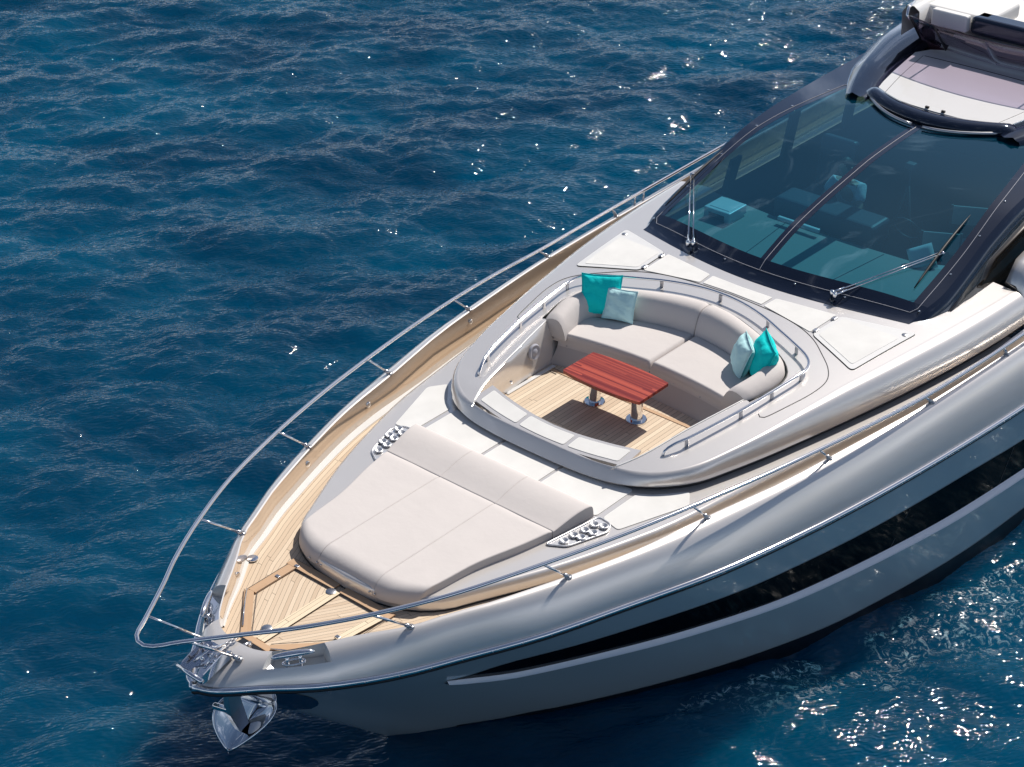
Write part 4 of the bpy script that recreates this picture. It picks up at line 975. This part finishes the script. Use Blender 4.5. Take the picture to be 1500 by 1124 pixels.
# ---- table
tb = thing('cockpit_table', (8.95, 0, SOLE), 'red striped mahogany table on two chrome pedestals in the cockpit', 'table')
fe = [(8.66-.055*(1-(y/.54)**2), y) for y in np.linspace(-.54, .54, 14)]; be = [(9.20+.045*(1-(y/.535)**2), y) for y in np.linspace(.535, -.535, 14)]
pl = rpoly(be+fe, .012, 2); a = sum(pl[i-1][0]*pl[i][1]-pl[i][0]*pl[i-1][1] for i in range(len(pl))); pl = pl if a > 0 else pl[::-1]
n = len(pl); V = [(x, y, 3.175) for x, y in pl]+[(x, y, 3.213) for x, y in pl]
mk('tabletop', V, [tuple(range(n-1, -1, -1)), tuple(range(n, 2*n))]+[(i, (i+1) % n, n+(i+1) % n, n+i) for i in range(n)], M['mahog'], tb, False, uv=[(y*1.0+5, x+3) for x, y in pl]*2)
for y in (.298, -.298):
    MB().lathe([(.001, 0), (.122, 0), (.122, .012), (.115, .02), (.070, .022), (.068, .05), (.065, .38), (.065, .412), (.001, .412)], (8.945, y, SOLE+.001), 32).build('table_leg', M['chrome'], tb, smooth=True, auto=40)

# ---- pillows
def pillow(name, loc, size, m, label, rot, thick=.16, seed=0):
    r_ = np.random.default_rng(seed); t = thing(name, loc, label, 'cushion', 'loose cushions on the cockpit sofa'); sz = size/2
    N_ = 26; t1 = np.linspace(-1, 1, N_); R = rot.to_matrix() if hasattr(rot, 'to_matrix') else rot
    ph = r_.uniform(0, 6, 6); V = []; F = []
    for s_ in (1, -1):
        for u in t1:
            for v in t1:
                cx = u*(1-.07*(1-v*v)*abs(u)); cy = v*(1-.07*(1-u*u)*abs(v))
                dome = (max(0, (1-u**4)*(1-v**4)))**.55*(1-.25*(u*u+v*v)/2)
                edge = max(abs(u), abs(v)); ang = math.atan2(v, u)
                wr = .010*math.sin(13*ang+ph[0])*edge**3*(1-edge**8)+.008*math.sin(4*u+ph[1]+3*v)*math.sin(5*v+ph[2])+.006*math.sin(9*u*v+ph[3]-4*v)*edge
                V.append(Vector((cx*sz, cy*sz, s_*(dome*thick/2+wr*(1-edge**6)+.001))))
    for k in range(2):
        for i in range(N_-1):
            for j in range(N_-1):
                a = k*N_*N_+i*N_+j; f = (a, a+N_, a+N_+1, a+1); F.append(f if k == 0 else f[::-1])
    B = [(0, j) for j in range(N_)]+[(i, N_-1) for i in range(1, N_)]+[(N_-1, j) for j in range(N_-2, -1, -1)]+[(i, 0) for i in range(N_-2, 0, -1)]
    ring = [V[i*N_+j] for i, j in B]; k2 = N_*N_
    for q in range(len(B)):
        a = B[q][0]*N_+B[q][1]; c = B[(q+1) % len(B)][0]*N_+B[(q+1) % len(B)][1]; F.append((c, a, a+k2, c+k2))
    W_ = [R @ v + OFF for v in V]
    mk('cushion_cover', W_, F, m, t)
    MB().tube([R @ v + OFF for v in ring], .0045, 6, closed=True).build('piping', m, t, smooth=True)
def frame(nrm, up):       # local z = normal, local y = up-ish
    z = Vector(nrm).normalized(); y = Vector(up); y = (y-z*y.dot(z)).normalized(); x = y.cross(z); return Matrix((x, y, z)).transposed()
pillow('throw_pillow', (10.12, 1.15, 3.375), .49, M['teal'], 'large bright teal square cushion in the far left corner of the sofa', frame((-.80, -.55, .38), (.25, .15, 1)), .15, 1)
pillow('throw_pillow', (10.15, .89, 3.315), .385, M['pale'], 'pale aqua square cushion leaning on the larger teal one at the left', frame((-.86, -.32, .40), (.35, .1, 1)), .13, 2)
pillow('throw_pillow', (10.10, -.90, 3.31), .41, M['pale'], 'pale aqua cushion seen edge-on at the right end of the sofa', frame((-.68, .66, .30), (.2, -.3, 1)), .21, 3)
pillow('throw_pillow', (10.13, -1.15, 3.345), .50, M['teal'], 'bright teal cushion standing against the right arm of the sofa', frame((-.70, .64, .28), (.2, -.3, 1)), .24, 4)

# ---- anchor
an = thing('bow_anchor', (3.1, 0, 2.0), 'polished steel plough anchor hanging below the bow over the water', 'anchor')
mb = MB()
sh = [((3.16, 0, 2.66), .030, .05), ((3.12, 0, 2.40), .035, .06), ((3.14, 0, 2.16), .05, .08), ((3.22, 0, 1.90), .04, .06)]
P = []
for (x, y, z), wy, wx in sh: P.append([(x-wx, -wy, z-.02), (x+wx, -wy, z+.02), (x+wx, wy, z+.02), (x-wx, wy, z-.02)])
mb.grid(P, closev=True); mb.build('shank', M['steel'], an, bevel=.006)
fl_ = MB()
tip = (3.03, 0, 1.70); heel = (3.44, 0, 2.02); Lw = (3.02, .235, 2.02); Rw = (3.36, -.31, 2.04); Lh = (3.26, .17, 2.16); Rh = (3.50, -.16, 2.16); mid = (3.18, 0, 1.80)
def lerp3(a, b_, t): return tuple(np.array(a)*(1-t)+np.array(b_)*t)
for w, h_, s_ in ((Lw, Lh, 1), (Rw, Rh, -1)):
    P = []
    for u in np.linspace(0, 1, 18):
        c = lerp3(tip, heel, u); w2 = lerp3(w, lerp3(tip, h_, .5), -.55); e = tuple(np.array(tip)*(1-u)**2+2*u*(1-u)*np.array(w2)+u*u*np.array(h_)); row = []
        for v in np.linspace(0, 1, 7):
            p = np.array(lerp3(c, e, v)); p[2] -= .035*math.sin(PI*v)*math.sin(PI*min(1, u+.2)); row.append(tuple(p))
        P.append(row)
    fl_.grid(P, flip=(s_ < 0))
o = fl_.build('fluke', M['chrome'], an, smooth=True); solid(o, .016, 0); mod_bevel(o, .003)
mb = MB()
for w, h_ in ((Lw, Lh), (Rw, Rh)):
    w2 = np.array(lerp3(w, lerp3(tip, h_, .5), -.55)); mb.tube([tuple(np.array(tip)*(1-u)**2+2*u*(1-u)*w2+u*u*np.array(h_)) for u in np.linspace(0, 1, 16)], .012, 8)
mb.build('fluke_rim', M['chrome'], an, smooth=True)
MB().box((3.06, .09, 2.17), (.05, .16, .05), Matrix.Rotation(.3, 3, 'Z')).build('roll_bar', M['chrome'], an, bevel=.008)

# ---- things in the cabin
pr = thing('box_printer', (13.03, 1.40, 3.285), 'white box-shaped printer on the dashboard behind the left windscreen pane', 'printer')
MB().box((13.03, 1.40, 3.285+.085), (.40, .40, .13)).build('printer_body', M['whiteplastic'], pr, bevel=.012)
MB().box((12.828, 1.40, 3.285+.06), (.006, .24, .07)).build('paper_slot', M['rubber'], pr)
mb = MB()
for y in (1.235, 1.565): mb.box((12.99, y, 3.285+.011), (.32, .07, .018))
mb.build('foot', M['whiteplastic'], pr)
MB().box((13.05, 1.40, 3.285+.154), (.32, .30, .006)).build('lid', M['whiteplastic'], pr, bevel=.003)
def chair(loc, rz, label, m, nm='folding_chair'):
    t = thing(nm, loc, label, 'chair'); R = Matrix.Rotation(rz, 3, 'Z'); L0 = Vector(loc)
    f = lambda *p: R @ Vector(p)+L0
    def bx(c, s): return MB().box(f(*c), s, R)
    bx((0, 0, .45), (.44, .46, .05)).build('seat', m, t, bevel=.015); bx((.20, 0, .80), (.03, .48, .26)).build('backrest', m, t, bevel=.012)
    for x in (-.2, .2):
        for y in (-.24, .24): bx((x, y, .33 if x < 0 else .47), (.03, .03, .66 if x < 0 else .94)).build('leg', M['interior'], t)
chair((13.85, -1.28, 2.56), .5, 'pale canvas folding chair nearest the right wiper blade, behind the glass', M['canvas'])
chair((14.65, -1.25, 2.62), .5, 'pale canvas folding chair further back behind the right windscreen pane', M['canvas'])
def helm_seat(loc, label):
    t = thing('helm_seat', loc, label, 'seat'); x, y, z = loc
    MB().box((x, y, z+.25), (.16, .16, .5)).build('pedestal', M['interior'], t, bevel=.02); MB().box((x, y, z+.58), (.55, .55, .16)).build('seat', M['seatdark'], t, bevel=.05, seg=3)
    MB().box((x+.24, y, z+.98), (.14, .54, .72), Matrix.Rotation(.15, 3, 'Y')).build('backrest', M['seatdark'], t, bevel=.05, seg=3)
helm_seat((14.75, .95, 2.52), 'dark high-backed helm seat behind the left windscreen pane')
# tripod
tp = thing('camera_tripod', (14.55, -.38, 2.52), 'thin black camera tripod standing behind the right windscreen pane', 'tripod')
mb = MB().tube([(14.55, -.38, 3.2), (14.55, -.38, 3.95)], .014, 8); mb.build('centre_column', M['interior'], tp, smooth=True)
for q in (0, 2.1, 4.2): MB().tube([(14.55, -.38, 3.72), (14.55+.3*math.cos(q), -.38+.3*math.sin(q), 2.54)], .014, 8).build('leg', M['interior'], tp, smooth=True)
MB().box((14.55, -.38, 3.99), (.10, .12, .08)).build('tripod_head', M['interior'], tp, bevel=.01)
pillow_t = thing('cabin_pillow', (13.45, -1.25, 3.37), 'small pale triangular-looking cushion behind the glass beside the right wiper', 'cushion')
P = []
R = frame((-.8, -.2, .5), (0, .5, 1))
for s_ in (1, -1):
    G_ = [[R @ Vector((u*.16, v*.16, s_*.05*((1-u**4)*(1-v**4))**.5))+OFF for v in np.linspace(-1, 1, 12)] for u in np.linspace(-1, 1, 12)]
    P.append(G_)
MB().grid([[tuple(p) for p in r] for r in P[0]]).grid([[tuple(p) for p in r] for r in P[1]], flip=True).build('cushion_cover', M['whiteplastic'], pillow_t, smooth=True)

# ---- person at the helm: one skinned surface, seated, leaning to the console
ps = thing('person', (14.45, .42, 2.95), 'person in a pale short-sleeved shirt leaning over the helm behind the windscreen', 'person')
def skinned(name, verts, edges, radii, m, parent, sub=2):
    me = bpy.data.meshes.new(name); me.from_pydata([tuple(Vector(v)-OFF) for v in verts], edges, []); o = link(name, me, m, parent)
    o.modifiers.new('skin', 'SKIN').use_smooth_shade = True
    for i, r in enumerate(radii): me.skin_vertices[0].data[i].radius = (r, r)
    me.skin_vertices[0].data[0].use_root = True
    s_ = o.modifiers.new('sub', 'SUBSURF'); s_.levels = sub; s_.render_levels = sub; return o
bv = [(14.62, .45, 3.05), (14.55, .44, 3.25), (14.42, .42, 3.48), (14.33, .40, 3.60), (14.28, .39, 3.70), (14.24, .38, 3.80),
      (14.36, .60, 3.57), (14.22, .66, 3.34), (14.00, .56, 3.25), (13.93, .53, 3.26), (14.36, .20, 3.57), (14.18, .10, 3.36), (13.95, .10, 3.26), (13.88, .11, 3.26),
      (14.62, .58, 3.02), (14.25, .60, 3.0), (14.22, .60, 2.62), (14.62, .32, 3.02), (14.25, .28, 3.0), (14.22, .28, 2.62)]
be_ = [(0, 1), (1, 2), (2, 3), (3, 4), (4, 5), (2, 6), (6, 7), (7, 8), (8, 9), (2, 10), (10, 11), (11, 12), (12, 13), (0, 14), (14, 15), (15, 16), (0, 17), (17, 18), (18, 19)]
br = [.15, .14, .15, .08, .055, .06, .065, .048, .035, .03, .065, .048, .035, .03, .09, .075, .05, .09, .075, .05]
skinned('body', bv, be_, br, M['skin'], ps)
skinned('shirt', [(14.61, .45, 3.10), (14.55, .44, 3.25), (14.42, .42, 3.48), (14.37, .41, 3.56), (14.36, .60, 3.57), (14.26, .65, 3.42), (14.36, .20, 3.57), (14.23, .13, 3.42)], [(0, 1), (1, 2), (2, 3), (2, 4), (4, 5), (2, 6), (6, 7)], [.17, .165, .175, .09, .09, .075, .09, .075], M['shirt'], ps)
hd_ = MB(); P = []
for q in np.linspace(0, PI, 14): P.append([(14.22+.10*math.sin(q)*math.cos(t), .38+.078*math.sin(q)*math.sin(t), 3.86+.12*math.cos(q)) for t in np.linspace(0, 2*PI, 20, endpoint=False)])
hd_.grid(P, closev=True, flip=True).lathe([(.016, 0), (.012, .02), (.002, .03)], (14.12, .38, 3.85), 8, (-1, 0, -.2))
for y in (.30, .46): hd_.lathe([(.02, 0), (.024, .01), (.001, .014)], (14.23, y, 3.86), 8, (0, -1 if y < .38 else 1, 0))
hd_.build('head', M['skin'], ps, smooth=True)
P = []
for q in np.linspace(0, PI*.55, 9): P.append([(14.235+.108*math.sin(q)*math.cos(t), .38+.085*math.sin(q)*math.sin(t), 3.87+.125*math.cos(q)) for t in np.linspace(0, 2*PI, 20, endpoint=False)])
MB().grid(P, closev=True, flip=True).build('hair', M['hair'], ps, smooth=True)
for bx_, by in ((13.92, .53), (13.87, .11)):
    mb = MB()
    for k in range(4): y = by-.028+.019*k; mb.tube([(bx_, y, 3.265), (bx_-.045, y, 3.275), (bx_-.075+.008*abs(k-1.5), y, 3.255)], .008, 6)
    mb.tube([(bx_+.02, by+.035, 3.26), (bx_-.02, by+.06, 3.265), (bx_-.04, by+.058, 3.25)], .009, 6); mb.build('fingers', M['skin'], ps, smooth=True)
# ---- sunbed on the flybridge
sb = thing('flybridge_sunbed', (18.1, .9, 4.64), 'white upholstered sunbed up on the flybridge at the top right', 'sunbed')
MB().box((18.20, .86, 4.80), (.95, 1.02, .24)).build('mattress', M['padwhite'], sb, bevel=.06, seg=4)
MB().box((17.62, .88, 4.82), (.13, .56, .24)).build('front_bolster', M['padwhite'], sb, bevel=.03, seg=3)
st_ = thing('deck_bench', (19.4, -.3, 4.64), 'cream upholstered seat at the upper right edge behind the sunbed', 'bench')
MB().box((19.3, -.5, 4.78), (.8, 1.5, .26)).build('seat', M['dash'], st_, bevel=.06, seg=3)
